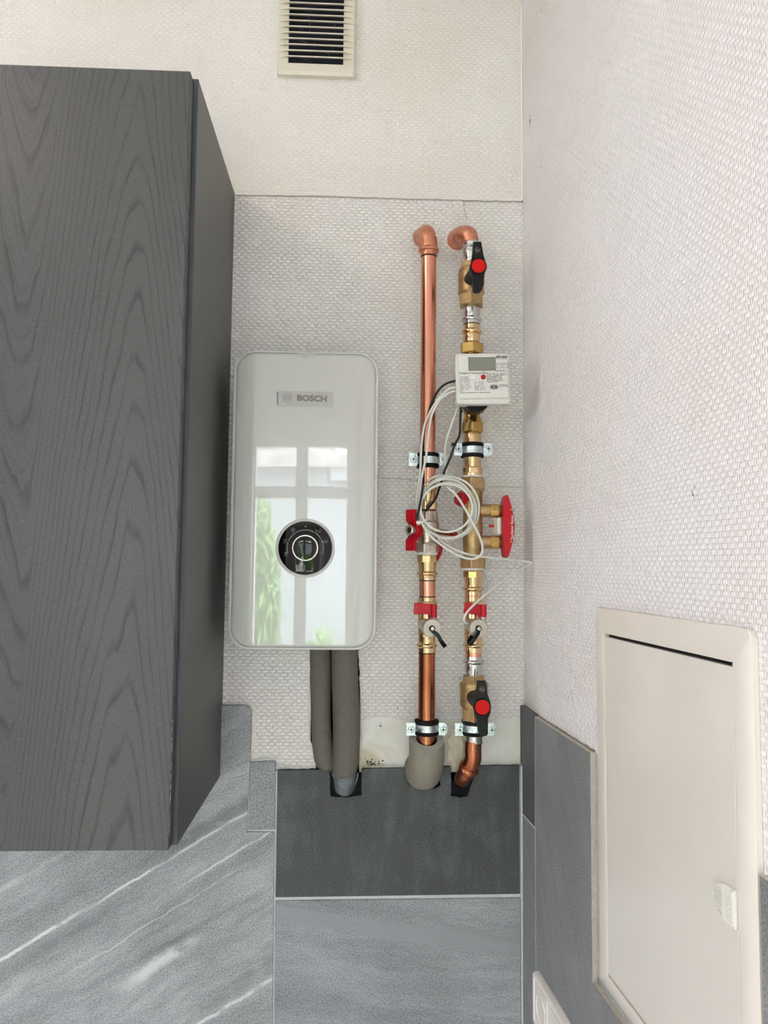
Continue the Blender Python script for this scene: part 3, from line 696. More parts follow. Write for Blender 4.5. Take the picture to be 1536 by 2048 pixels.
obj('carcass', G().box((xs-CW, yC, zC0), (xs-CW+.018, -.0012, zC1)).box((xs-CW+.018, yC, zC0+.0005), (xs-.018, -.0012, zC0+.0185)).box((xs-CW+.018, yC, zC1-.0185), (xs-.018, -.0012, zC1-.0005)).box((xs-CW+.018, -.008, zC0+.02), (xs-.018, -.002, zC1-.02)), 'side_wood', CAB, smooth=False)
obj('edge_banding', G().box((xs-.0082, yC-.0012, zC0+.001), (xs-.0004, yC-.0001, zC1-.001)), 'edge_band', CAB, smooth=False)
obj('gap_shade_strip', G().box((xs-.017, yD0, zC0+.006), (xs-.0083, yC-.0004, zC1-.004)), 'black', CAB, smooth=False)  # black strip stands in for the shade in the gap behind the door
DR = obj('cabinet_door', G().box((xd-.598, yD1, zD0), (xd, yD0, zD1)), 'door_wood', None, smooth=False, bevel=.0016, bseg=3, origin=(xd-.598, yD1, zD0))
DR.parent = CAB; DR.location = Vector((xd-.598, yD1, zD0))-ORG[CAB.name]
g = G(); random.seed(3)
zz = P(338, 1440, yD1).z
while zz > zD0+.004:
    h = random.uniform(.002, .012)
    if random.random() < .75: g.box((xd-.0006, yD1+.0010, zz-h), (xd+.00025, yD1+.0010+random.uniform(.0006, .0022), zz))
    zz -= h+random.uniform(.0005, .006)
ch = obj('chipped_edge', g, 'chip', CAB, smooth=False); ch['label'] = 'pale chipped strip along the door edge'

# ------------------------------------------------------------------ water heater
yH = -.100
hx_0, hx_1 = P(461, 1000, yH+.006).x, P(755, 1000, yH+.006).x
hz_1, hz_0 = P(610, 702, yH+.006).z, P(610, 1300, yH+.006).z
hxc = (hx_0+hx_1)/2
HT = thing('water_heater', (hxc, yH/2, hz_0), 'glossy white instantaneous water heater with round black dial and grey BOSCH lettering'.replace(' BOSCH', ''), 'water heater')
def ringmesh(rings, cap=True):
    k = len(rings[0]); vs = sum(rings, []); fs = []
    for i in range(len(rings)-1):
        for j in range(k): fs.append((i*k+j, i*k+(j+1) % k, (i+1)*k+(j+1) % k, (i+1)*k+j))
    if cap: fs.append(tuple(range((len(rings)-1)*k, len(rings)*k)))
    return G().add(vs, fs)
CR = .036
rg = [[(x, y, z) for x, z in rrect(hx_0+i, hz_0+i, hx_1-i, hz_1-i, CR-i, 12)] for i, y in ((.003, -.001), (.003, yH+.055), (.0, yH+.050), (.0, yH+.010), (.0008, yH+.0075), (.0034, yH+.0062), (.0036, yH+.008))]
obj('housing', ringmesh(rg), 'housing', HT, sharp=30)
RC = 1.64
def front(x): return yH + (x-hxc)**2/(2*RC)
def rings_front(inset0):
    out = []; e = .005
    base = []
    # rounded skirt
    for i, dy in ((.0, .012), (.0, .0045), (.0006, .0028), (.0016, .0014), (.0030, .0005), (.005, .0)):
        out.append([(x, front(x)+dy, z) for x, z in rrect(hx_0+inset0+i, hz_0+inset0+i, hx_1-inset0-i, hz_1-inset0-i, CR-inset0-i, 12)])
    last = rrect(hx_0+inset0+e, hz_0+inset0+e, hx_1-inset0-e, hz_1-inset0-e, CR-inset0-e, 12)
    return out, last
rg, last = rings_front(.0044)
g = ringmesh(rg, False)
# fill the face with vertical strips so that the curve stays exact
xsl = sorted({round(p[0], 6) for p in last}); N = 48
x_a, x_b = min(xsl), max(xsl)
def zext(x):
    r = CR-.0044-.005; zt = hz_1-.0094; zb = hz_0+.0094
    d = 0
    if x < x_a+r: d = r-math.sqrt(max(0, r*r-(x_a+r-x)**2))
    if x > x_b-r: d = r-math.sqrt(max(0, r*r-(x-x_b+r)**2))
    return zb+d, zt-d
cols = sorted(set(xsl + [x_a+(x_b-x_a)*i/N for i in range(N+1)])); cols = [c for i, c in enumerate(cols) if i == 0 or c-cols[i-1] > 1e-5]
vs = []; fs = []
for x in cols:
    zb, zt = zext(x); vs += [(x, front(x), zb), (x, front(x), zt)]
for i in range(len(cols)-1): fs.append((2*i, 2*i+2, 2*i+3, 2*i+1))
g.add(vs, fs)
me_panel = obj('front_panel', g, 'panel', HT, sharp=50)
bm = bmesh.new(); bm.from_mesh(me_panel.data); bmesh.ops.remove_doubles(bm, verts=bm.verts[:], dist=2e-5); bmesh.ops.recalc_face_normals(bm, faces=bm.faces[:]); bm.to_mesh(me_panel.data); bm.free()
me_panel.data.shade_smooth()
# dial
dc = P(610.5, 1096, yH); dcx, dcz = dc.x, dc.z; my = axis((dcx, yH, dcz), (0, -1, 0))
R0 = 53.2*PXM(1.22)
DI = obj('dial_surround', G().lathe([(-.002, R0+.0048), (.0004, R0+.0046), (.0012, R0+.0036), (.0014, R0+.0016), (.0006, R0+.0002), (-.001, R0)], my, 72, caps=False), 'ring', HT)
DF = obj('dial_face', G().lathe([(-.002, R0), (.0006, R0), (.0009, R0-.0006)], my, 72), 'glassblack', HT, sharp=50)
obj('knob', G().lathe([(.0008, .0190), (.0045, .0190), (.0052, .0185), (.0056, .0165), (.0062, .010), (.0064, .004), (.0064, .0002)], my, 56), 'glassblack', HT, sharp=40)
obj('knob_ring', G().lathe([(.0008, .0212), (.0035, .0212), (.0040, .0207), (.0040, .0193), (.003, .0190)], my, 56, caps=False), 'nickel', HT)
def arc(a0, a1, r, w, n=24, h=.00098):
    vs = []; fs = []
    for i in range(n+1):
        a = math.radians(a0+(a1-a0)*i/n)
        for rr in (r-w/2, r+w/2): vs.append(my @ Vector((rr*math.cos(a), rr*math.sin(a), h)))
    for i in range(n): fs.append((2*i, 2*i+1, 2*i+3, 2*i+2))
    return G().add(vs, fs)
# local x of my: find orientation so that angle 0 = +x world
ex = my.to_3x3() @ Vector((1, 0, 0)); sgn = 1 if ex.x > 0 else -1
def AR(a0, a1, *r): return arc(a0, a1, *r) if sgn > 0 else arc(180-a0, 180-a1, *r)
for (a0, a1) in ((-18, 28), (32, 56), (60, 120), (124, 158), (162, 198)): obj('scale_arc', AR(a0, a1, .0292, .0008), 'icon', DF)
def IC(px, py, h=.00098): p = P(px, py, yH-.001); return my.inverted() @ Vector((p.x, yH-h, p.z))
def stroke(g, pts, w=.00035, h=.00098):
    L = [IC(a, b) for a, b in pts]
    for i in range(len(L)-1):
        d = (L[i+1]-L[i]); d.z = 0; d.normalize(); n = Vector((-d.y, d.x, 0))*w*.5
        vs = [L[i]-n, L[i]+n, L[i+1]+n, L[i+1]-n]
        g.add([my @ Vector((v.x, v.y, h)) for v in vs], [(0, 1, 2, 3)])
def icon(strokes):
    g = G()
    for s in strokes: stroke(g, s)
    obj('icon', g, 'icon', DF)
circ = lambda cx, cy, r: [(cx+r*math.cos(t), cy+r*math.sin(t)) for t in [i*math.pi/6 for i in range(13)]]
icon([[(583, 1060), (583, 1057), (586, 1056), (589, 1057), (589, 1060), (583, 1060)], [(583, 1062), (590, 1062)], [(584, 1064), (584, 1066)], [(587, 1064), (587, 1066)]])
icon([circ(570.5, 1080.5, 2.5), [(566, 1085.5), (575, 1085.5)]])
icon([[(568.5, 1106.5), (574.5, 1106.5)], [(571.5, 1103.5), (571.5, 1109.5)], [(569.4, 1104.4), (573.6, 1108.6)], [(569.4, 1108.6), (573.6, 1104.4)], [(567, 1111.3), (576, 1111.3)]])
icon([[(632, 1058), (632, 1064.5), (640, 1064.5), (640, 1058)], [(634, 1061.5), (636, 1060.5), (638, 1061.5)]])
icon([[(646, 1080), (646, 1085), (655, 1085), (655, 1080)], [(649, 1083), (652, 1081), (650, 1081), (653, 1084)]])
obj('indicator', G().lathe([(.0006, .0011), (.0012, .0010)], axis(P(611, 1053, yH-.001), (0, -1, 0)) , 14), 'icon', DF)
obj('power_mark', arc(0, 360, .0024, .0006, 24) if False else G().lathe([(0, .0012), (.0003, .0010)], axis(P(583, 1131, yH-.0006), (0, -1, 0)), 14), 'icon', DF)
g = G(); stroke(g, [(605+4.6*math.cos(t), 1135+7.5*math.sin(t)) for t in [i*math.pi/10 for i in range(21)]], .0009); obj('icon', g, 'icon', DF)  # pale oval paints in a reflection on the dial, not a symbol
g = G(); stroke(g, [(632.5, 1104.5), (636, 1104.7)], .0014); obj('pointer', g, 'slot', DF)
# badge film, emblem, lettering
yB = yH-.0002
def flat(poly, d0, d1, y): return G().prism(PX(poly, y), d0, d1, wallm(y))
obj('protective_film', flat([(556, 782), (667, 784.5), (666.5, 813), (555.5, 811)], 0, .0002, yB), 'film', HT, smooth=False)
g = G()
for a, b in (((553.5, 782), (667, 784.5)), ((666.8, 784.5), (666.3, 813)), ((666.3, 813), (555, 811))):
    g.tube([P(a[0], a[1], yB-.0002), P(b[0], b[1], yB-.0002)], .0002, 4)
obj('film_rim', g, 'ring', HT)
lm = wallm(yB-.0004)
def at_(px, py, y, rot=0):
    p = P(px, py, y); mm = wallm(y); mm.translation = Vector((p.x, y, p.z)); return mm @ Matrix.Rotation(rot, 4, 'Z')
text('BOSCH', 60*PXM(1.22), at_(624, 797.3, yB-.0004, -.025), 'logo', HT, bold=.05, ext=.0002, height=13*PXM(1.22))
my2 = axis((P(575, 795.6, yB).x, yB-.0003, P(575, 795.6, yB).z), (0, -1, 0)); save = my; my = my2
ks = PXM(1.22)
obj('emblem', arc(0, 360, 9.4*ks, .0006, 40, .0002), 'logo', HT)
g = G(); ptsL = [(-2.2, 5), (-5, 5.2), (-6.2, 2.6), (-6.6, 0), (-6.2, -2.6), (-5, -5.2), (-2.2, -5)]
for sx in (1, -1):
    L = [Vector((sx*a*ks, b*ks, .0002)) for a, b in ptsL[1:-1]]
    for i in range(len(L)-1):
        d = (L[i+1]-L[i]).normalized(); n = Vector((-d.y, d.x, 0))*.00035; g.add([my @ v for v in (L[i]-n, L[i]+n, L[i+1]+n, L[i+1]-n)], [(0, 1, 2, 3)])
    for (x0, y0, x1, y1) in ((sx*3.0, -6.0, sx*3.0, 6.0),):
        g.add([my @ Vector((x0*ks+q, yy*ks, .0002)) for q, yy in ((-.00035, y0), (.00035, y0), (.00035, y1), (-.00035, y1))], [(0, 1, 2, 3)])
for yy in (1.9, -1.9): g.add([my @ Vector((q*ks, yy*ks+w_, .0002)) for q, w_ in ((-3, -.0003), (3, -.0003), (3, .0003), (-3, .0003))], [(0, 1, 2, 3)])
obj('emblem_symbol', g, 'logo', HT); my = save
text('MAX POWER', 24*PXM(1.22), at_(555.5, 797, yB-.0004, math.pi/2), 'teal', HT, bold=.02)
# peel tab at the top edge
pt = [(594, 706), (596, 709), (601, 714), (607, 718), (612, 719), (619, 717), (624, 713), (628, 707)]
obj('peel_tab', flat(pt, 0, .0003, yB-.0002), 'film', HT, smooth=False)
g = G(); g.tube(spline([P(a, b, yB-.0006) for a, b in pt[1:]], 4), .0005, 6); obj('peel_tab_rim', g, 'film_edge', HT)

# ------------------------------------------------------------------ grey foam tubes below the heater
def noisy_tube(pts, radii, seg=28, amp=.0004, seed=1):
    random.seed(seed); g = G().tube(pts, 0, seg, True, radii)
    for v in g.v: v += Vector((random.uniform(-amp, amp), random.uniform(-amp, amp), 0))
    return g
yf = .004
top = [(640, 1250), (641, 1300), (641.5, 1360), (642, 1420), (643, 1470), (647, 1500), (652, 1520), (656, 1532)]
pl = [P(a, b, yf) for a, b in top]; pl = spline(pl[:-1] + [P(660, 1533, yf+.030)], 4)
n_ = len(pl); rr = [.0182+(.001*math.sin(i*.35)) - (.004*max(0, (i/n_-.85)/.15)) for i in range(n_)]
tag(obj('insulated_pipe', noisy_tube(pl, rr, 28, .0002, 4), 'foam'), 'left and narrower of two grey foam pipes below the water heater', 'pipe')
yf2 = -.012
tp = [P(a, b, yf2) for a, b in ((688, 1250), (688.5, 1300), (690, 1360), (692, 1420), (693, 1470), (692, 1510), (690, 1534))] + [P(689.5, 1554, yf2+.003)]
pl = spline(tp, 4); n_ = len(pl)
IP = thing('insulated_pipe', (P(690, 1550, yf2)), 'grey foam pipe ending in silver tape, right of its narrower twin', 'pipe')
obj('foam_sleeve', noisy_tube(pl, [.0222+.0010*math.sin(math.pi*i/n_) - .0055*max(0, (i/n_-.8)/.2) for i in range(n_)], 30, .00015, 5), 'foam', IP)
random.seed(9)
tpp = spline([P(689.5, 1545, yf2), P(689.5, 1558, yf2+.004), P(689, 1570, yf2+.015), P(688, 1577, yf2+.034)], 6)
g = G().tube(tpp, 0, 30, True, [.0192-.0012*i/len(tpp)+random.uniform(-.0004, .0004) for i in range(len(tpp))])
for v in g.v: v += Vector((random.uniform(-.0005, .0005), random.uniform(-.0005, .0005), random.uniform(-.0004, .0004)))
obj('silver_tape', g, 'tape', IP)
g = G()
for a in (((664, 1546), (668, 1556), (673, 1570), (680, 1580)), ((716, 1546), (714, 1558), (709, 1572), (700, 1582))): g.tube(spline([P(x, y_, yf2-.004+i*.004) for i, (x, y_) in enumerate(a)], 4), .0012, 6)
obj('tape_fold', g, 'tape', IP)

# ------------------------------------------------------------------ pipe runs
yR = -.060                                     # pipe axis plane
DR_ = 1.32+yR
def cxl(py): return 857.4 - (py-500)*.0045     # axis of the left run
def cxr(py): return 942.0 + (py-480)*.0062     # axis of the right run
def prof(cx, ent):
    """ent: (py, half width px) -> world profile list"""
    out = []
    for py, hw in ent:
        r = hw*PXM(DR_)
        z = P(cx(py), py, yR-r*.8).z; out.append((z, r))
    return out
def base(cx, py): p = P(cx(py), py, yR); return p
def runobj(name, cx, ent, mat, parent, seg=44, hexa=False, rot=0, **kw):
    pr = prof(cx, ent); midpy = (ent[0][0]+ent[-1][0])/2; b = P(cx(midpy), midpy, yR)
    mm = Matrix.Translation((b.x, yR, 0))
    g = G()
    if hexa:
        mm = mm @ Matrix.Rotation(math.radians(rot), 4, 'Z'); g.lathe(pr, mm, hexa, True)
        return obj(name, g, mat, parent, smooth=False, bevel=.0012, bseg=2)
    g.lathe(pr, mm, seg, True)
    return obj(name, g, mat, parent, sharp=kw.get('sharp', 40))
def bead(y, hw, bw=4, base_hw=17):
    return [(y-bw, base_hw), (y-bw*.6, hw-.9), (y-bw*.2, hw), (y+bw*.2, hw), (y+bw*.6, hw-.9), (y+bw, base_hw)]
def th(name, cx, py, label, cat, group=None): 
    p = P(cx(py), py, yR); return thing(name, (p.x, yR, p.z), label, cat, group)
L, Rr = cxl, cxr
# --- left run
def elbow(name, cx, py0, py_end, r, mat, label, wallshift, rb=.020):
    p = P(cx(py_end), py_end, yR-r*.8); x = p.x; ztop = P(cx(py0), py0, yR).z - r
    pts = [Vector((x, yR, p.z)), Vector((x, yR, ztop-rb*1.0))]
    for i in range(1, 8):
        a = math.pi/2*i/8; pts.append(Vector((x+wallshift*(1-math.cos(a))*.5, yR+rb*(1-math.cos(a)), ztop-rb+rb*math.sin(a))))
    pts.append(Vector((x+wallshift*.5, yR+rb, ztop))); pts.append(Vector((x+wallshift, -.0016, ztop+.010)))
    return pts, x, p.z, ztop
pts, ex_, ez_, ezt = elbow('e', L, 442, 478, .0148, 'copper_dull', '', -.007)
T = th('copper_elbow', L, 505, 'copper elbow fitting at the top of the left pipe run', 'pipe fitting')
obj('elbow_body', G().tube(pts, .0138, 32), 'copper_dull', T)
obj('wall_socket_collar', G().tube([pts[-1]+Vector((.004, -.012, 0)), pts[-1]+Vector((.001, -.0005, 0))], .0160, 32, radii=[.0152, .0166]), 'copper_dull', T, sharp=60)
runobj('press_collar', L, [(470, 16.2), (476, 17.2), (487, 17.2), (490, 17.5)]+bead(495, 21, 4.2, 17.5)+[(501, 17.2), (508, 17)], 'copper_dull', T)
T = th('copper_pipe', L, 960, 'long bright copper pipe, upper left of the two pipe runs', 'pipe')
runobj('tube', L, [(506, 15.8), (700, 15.8), (965, 15.9)], 'copper', T)
runobj('insertion_mark', L, [(508.5, 15.95), (511, 15.95)], 'slot', T)
T = th('press_coupling', L, 1010, 'brass press coupling behind the upper left of the white cable coil', 'pipe fitting')
runobj('sleeve', L, [(966, 18), (970, 18)]+bead(977, 21, 4.5, 17.5)+[(990, 17.6), (998, 16.2), (1003, 15.5)], 'brass', T)
runobj('hexagon', L, [(1001, 21), (1019, 21)], 'brass', T, hexa=6, rot=10)
# nickel ball valve with red wing handle
T = th('ball_valve', L, 1105, 'nickel-plated ball valve with red wing handle on the left pipe run', 'valve')
runobj('valve_body', L, [(1019, 15), (1022, 20), (1042, 21.5), (1044, 23.5), (1047, 23.5), (1058, 24), (1070, 22), (1077, 19.5), (1084, 19.5), (1088, 20)], 'nickel', T, seg=44)
runobj('union_nut', L, [(1021, 22), (1041, 23)], 'nickel', T, hexa=6, rot=15)
runobj('union_nut', L, [(1085, 24), (1088, 25.5), (1105, 25.5)], 'nickel', T, hexa=6, rot=8)
runobj('sealing_tape', L, [(1104, 20.5), (1110, 20)], 'ptfe', T)
vb = P(L(1062), 1062, yR); hd = Vector((-.74, -.67, 0)).normalized(); st0 = Vector((vb.x, yR, vb.z)); hub = st0+hd*.034
mh = axis(hub, hd)
obj('valve_stem', G().lathe([(-.020, .009), (-.004, .0085), (-.003, .011), (.000, .011)], mh, 24), 'nickel', T)
mw = Matrix((hd, Vector((0,0,1)), hd.cross(Vector((0,0,1))))).transposed().to_4x4(); mw.translation = hub-hd*.008
wing = [(.001, 0), (.001, .009), (.011, .019), (.011, .034), (.017, .034), (.017, .017), (.009, .008), (.009, -.008), (.017, -.017), (.017, -.034), (.011, -.034), (.011, -.019), (.001, -.009)]
wg = obj('wing_handle', G().prism(wing, -.0105, .0105, mw), 'red', T, smooth=False, bevel=.0016, bseg=3)
mh = mh @ Matrix.Translation((0, 0, -.008))
obj('hub', G().lathe([(-.003, .0118), (.0085, .0118), (.0095, .010)], mh, 28), 'red', wg)
nut = obj('nut', G().lathe([(.009, .0088), (.0150, .0088)], mh, 6), 'nickel', wg, smooth=False, bevel=.0008)
obj('stem_end', G().lathe([(.014, .0088), (.019, .0086), (.020, .0075), (.020, .0055), (.018, .0045)], mh, 26, False), 'nickel', wg)
obj('stem_slot', G().lathe([(.013, .0053), (.0185, .0050)], mh, 20), 'slot', wg)
# threaded probe and red tag behind the cable coil
pb = P(878, 1063, yR); g = G(); pr = []
for i in range(14): pr += [(i*.0024, .0052), (i*.0024+.0012, .0038)]
T2 = thing('probe_pocket', pb, 'small threaded copper-coloured probe with red tip behind the cable coil', 'probe')
mt = axis((pb.x, yR+.006, pb.z), (1, .1, -.12)); obj('thread', g.lathe(pr[:20], mt, 18), 'copper_dark', T2, sharp=20)
obj('red_tip', G().lathe([(.024, .0046), (.031, .0040), (.033, .002)], mt, 16), 'red_deep', T2)
g = G(); L_ = spline([P(877, 1082, yR+.006), P(881, 1092, yR+.006), P(880, 1104, yR+.007), P(876, 1116, yR+.008), P(871, 1126, yR+.012)], 5)
tgt = g.tube(L_, 0, 10, True, [.005-.0035*i/len(L_) for i in range(len(L_))])
obj('rear_tab', g, 'red', T)
# adapter below
T = th('press_adapter', L, 1160, 'brass press adapter under the nickel ball valve', 'pipe fitting')
runobj('hexagon', L, [(1109, 20.5), (1112, 21), (1125, 21)], 'brass', T, hexa=8, rot=10)
runobj('sleeve', L, [(1124, 18.5), (1130, 18.5), (1138, 17.2), (1142, 17.2)]+bead(1147, 21.2, 4.2, 17.2)+[(1152, 17.8), (1160, 17.6)], 'brass', T)
T = th('copper_pipe', L, 1195, 'short bright copper piece between brass adapter and drain tee on the left', 'pipe')
runobj('tube', L, [(1159, 16.2), (1198, 16.2)], 'copper', T)
runobj('insertion_mark', L, [(1160.3, 16.4), (1162.3, 16.4)], 'slot', T); runobj('insertion_mark', L, [(1193, 16.4), (1195, 16.4)], 'slot', T)
# drain tees
def drain_tee(cx, lab, dx, strap, hand):
    T = th('drain_tee', cx, 1300, lab, 'drain valve', 'brass drain tees')
    runobj('tee_body', cx, [(1195, 17.4), (1202, 17.6)]+bead(1207, 21, 4.2, 17.6)+[(1214, 17.8), (1222, 18.2), (1266, 18.2), (1268, 19), (1270, 19), (1272, 17.6), (1286, 17.6)]+bead(1292, 21, 4.4, 17.8)+[(1298, 18), (1306, 17.8)], 'brass', T)
    c0 = P(cx(1252)+dx-6, 1249, yR-.010); d = (P(cx(1257)+dx+10, 1257, yR-.052)-c0).normalized(); md = axis(c0, d); LN = (P(cx(1257)+dx+10, 1257, yR-.052)-c0).length
    obj('outlet', G().lathe([(0, .0105), (LN*.45, .0105), (LN*.45, .0125), (LN*.55, .0125), (LN*.56, .0105), (LN*.8, .0105)], md, 32), 'nickel', T)
    cap = obj('knurled_cap', G().lathe([(LN-.010, .0140), (LN-.0095, .0148), (LN-.001, .0148), (LN, .0142), (LN, .0002)], md, 60), 'nickel_satin', T, sharp=30)
    g = G()
    for i in range(32):
        a = 2*math.pi*i/32; g.lathe([(LN-.0088, .0007), (LN-.0016, .0007)], md @ Matrix.Translation((.0148*math.cos(a), .0148*math.sin(a), 0)), 5)
    o = obj('knurling', g, 'nickel', cap); o['kind'] = 'stuff'
    obj('cap_pin', G().lathe([(LN, .0032), (LN+.0035, .0032), (LN+.004, .0026)], md, 18), 'steel', cap)
    obj('strap_eye', G().lathe([(LN+.0003, .0034), (LN+.0003, .0050), (LN+.0020, .0050), (LN+.0020, .0034)], md, 24, False), 'black', cap)
    pc = md @ Vector((0, 0, LN)); S = [pc+Vector((0, -.0015, -.004))] + [P(a, b, yy) for a, b, yy in strap]
    S = spline(S, 6); g = G(); w = .0032
    for i in range(len(S)-1):
        pass
    vs = []; fs = []
    for i, p in enumerate(S):
        t = (S[min(i+1, len(S)-1)]-S[max(i-1, 0)]).normalized(); sd = t.cross(Vector((0, -1, 0))).normalized(); ww = w*(.75+.35*i/len(S)); nn = sd.cross(t)
        for q in (-sd*ww-nn*.0012, sd*ww-nn*.0012, sd*ww+nn*.0012, -sd*ww+nn*.0012): vs.append(p+q)
    for i in range(len(S)-1):
        for j in range(4): fs.append((i*4+j, i*4+(j+1) % 4, (i+1)*4+(j+1) % 4, (i+1)*4+j))
    fs += [(0, 1, 2, 3), tuple(range(len(vs)-4, len(vs)))]
    obj('strap', G().add(vs, fs), 'black', T, smooth=False)
    yh = yR-.036
    hdl = obj('drain_handle', G().prism(PX(hand, yh), -.006, 0, wallm(yh)), 'red', T, smooth=False, bevel=.0012, bseg=2)
    bx, bz = PX([hand[-2]], yh)[0]
    p0 = P(hand[4][0]-5.5, hand[4][1]-8, yh); obj('handle_post', G().lathe([(0, .0048), (.020, .0050)], axis((p0.x, yh-.0035, p0.z-.006), (0, 0, 1)), 20), 'red', hdl)
    obj('handle_spindle', G().lathe([(-.006, .0055), (.016, .0055)], axis((p0.x, yh+.003, p0.z-.014), (0, .0, 1)), 18), 'nickel', T)
    return T
drain_tee(L, 'brass drain tee with red handle on the left pipe run, black strap hanging right', 0,
          [(874, 1268, yR-.058), (882, 1282, yR-.060), (890, 1293, yR-.052)], [(829, 1206), (850, 1206.5), (871, 1209), (872, 1224), (873, 1235), (859, 1236), (857, 1229), (846, 1228), (827.5, 1229)])
# lower copper
T = th('copper_pipe', L, 1445, 'brown lower copper pipe running down to the grey foam sleeve', 'pipe')
runobj('tube', L, [(1304, 16.6), (1400, 16.8), (1495, 16.8)], 'copper_dark', T)
runobj('insertion_mark', L, [(1306.3, 17), (1308.3, 17)], 'slot', T)
# foam sleeve at the bottom, bent into the wall
T = th('foam_sleeve', L, 1540, 'light grey foam sleeve around the foot of the left pipe run', 'pipe insulation')
a0 = P(854, 1500, yR-.002); R1 = .0292
sl = [Vector((a0.x, yR-.000, P(851, 1478, yR).z)), Vector((a0.x, yR+.001, P(850, 1500, yR).z)), Vector((a0.x-.001, yR+.002, P(849, 1520, yR).z)), Vector((a0.x-.002, yR+.008, P(849, 1536, yR).z)), Vector((a0.x-.003, yR+.022, P(848, 1549, yR).z)), Vector((a0.x-.003, yR+.045, P(848, 1556, yR).z)), Vector((a0.x-.003, .03, P(848, 1558, yR).z))]
sl = spline(sl, 6); n_ = len(sl)
def ovtube(pts, r0, r1, seg=40, tilt=0):
    g = G(); vs = []; fs = []; up = Vector((0, 1, 0))
    for k, p in enumerate(pts):
        t = (pts[min(k+1, len(pts)-1)]-pts[max(k-1, 0)]).normalized(); u2 = (up-t*up.dot(t)).normalized(); 
        if k > 0: u2 = (prev-t*prev.dot(t)).normalized()
        prev = u2; sd = t.cross(u2)
        f = k/len(pts); r = r0+(r1-r0)*f
        for i in range(seg):
            a = 2*math.pi*i/seg; wob = 1+.02*math.sin(3*a+k*.3)
            q = p+u2*(r*wob*math.cos(a))+sd*(r*wob*math.sin(a))
            if tilt: q.z += (q.y-p.y)*tilt*max(0, 1-k/8) 
            vs.append(q)
    for k in range(len(pts)-1):
        for i in range(seg):
            j = (i+1) % seg; fs.append((k*seg+i, k*seg+j, (k+1)*seg+j, (k+1)*seg+i))
    return vs, fs, seg
vo, fo, sg = ovtube(sl, R1, .0305, tilt=.35)
obj('foam_wall', G().add(vo, fo), 'foam_light', T, sharp=60)
vi = [v for v in vo[:sg]]; cc = sum(vi, Vector())/sg
inner = [cc+(v-cc)*.60+Vector((0, 0, .0)) for v in vi]; deep = [v+Vector((0, 0, -.03)) for v in inner]
g = G(); g.add(vi+inner, [(i, (i+1) % sg, sg+(i+1) % sg, sg+i) for i in range(sg)]); obj('cut_face', g, 'foam_cut', T, sharp=60)
g = G(); g.add(inner+deep, [(i, (i+1) % sg, sg+(i+1) % sg, sg+i) for i in range(sg)]); obj('bore', g, 'foam', T, sharp=60)

# --- right run
def elb2():
    T = th('copper_elbow', Rr, 478, 'copper elbow fitting at the top of the right pipe run', 'pipe fitting')
    p = P(Rr(478), 478, yR-.014); x = p.x; r = .0155; ztop = P(935, 446, yR-.005).z-r*1.0
    w = P(922, 474, -.004); 
    pts = spline([Vector((x, yR, p.z-.001)), Vector((x-.0005, yR, p.z+.006)), Vector((x-.003, yR+.003, (p.z+ztop)/2+.004)), Vector((x-.008, yR+.014, ztop+.002)), Vector((x-.011, yR+.028, ztop+.006)), Vector((x-.013, yR+.042, ztop+.010)), Vector((x-.014, -.0016, ztop+.013))], 5)
    obj('elbow_body', G().tube(pts, 0, 34, True, [.0140+.0024*min(1, i/8) for i in range(len(pts))]), 'copper_dull', T)
    obj('wall_socket_collar', G().tube([pts[-4], pts[-1]], 0, 34, radii=[.0176, .0180]), 'copper_dull', T, sharp=60)
    runobj('insertion_mark', Rr, [(478.5, 15.7), (480.5, 15.7)], 'slot', T)
elb2()
T = th('press_socket', Rr, 520, 'shiny steel press socket directly under the right copper elbow', 'pipe fitting')
runobj('sleeve', Rr, [(479.5, 16.4), (487, 16.4)]+bead(491, 18.5, 3, 16)+[(497, 16), (500, 17.4), (508, 17.4), (512, 15.5), (520, 15.5)], 'steel', T)
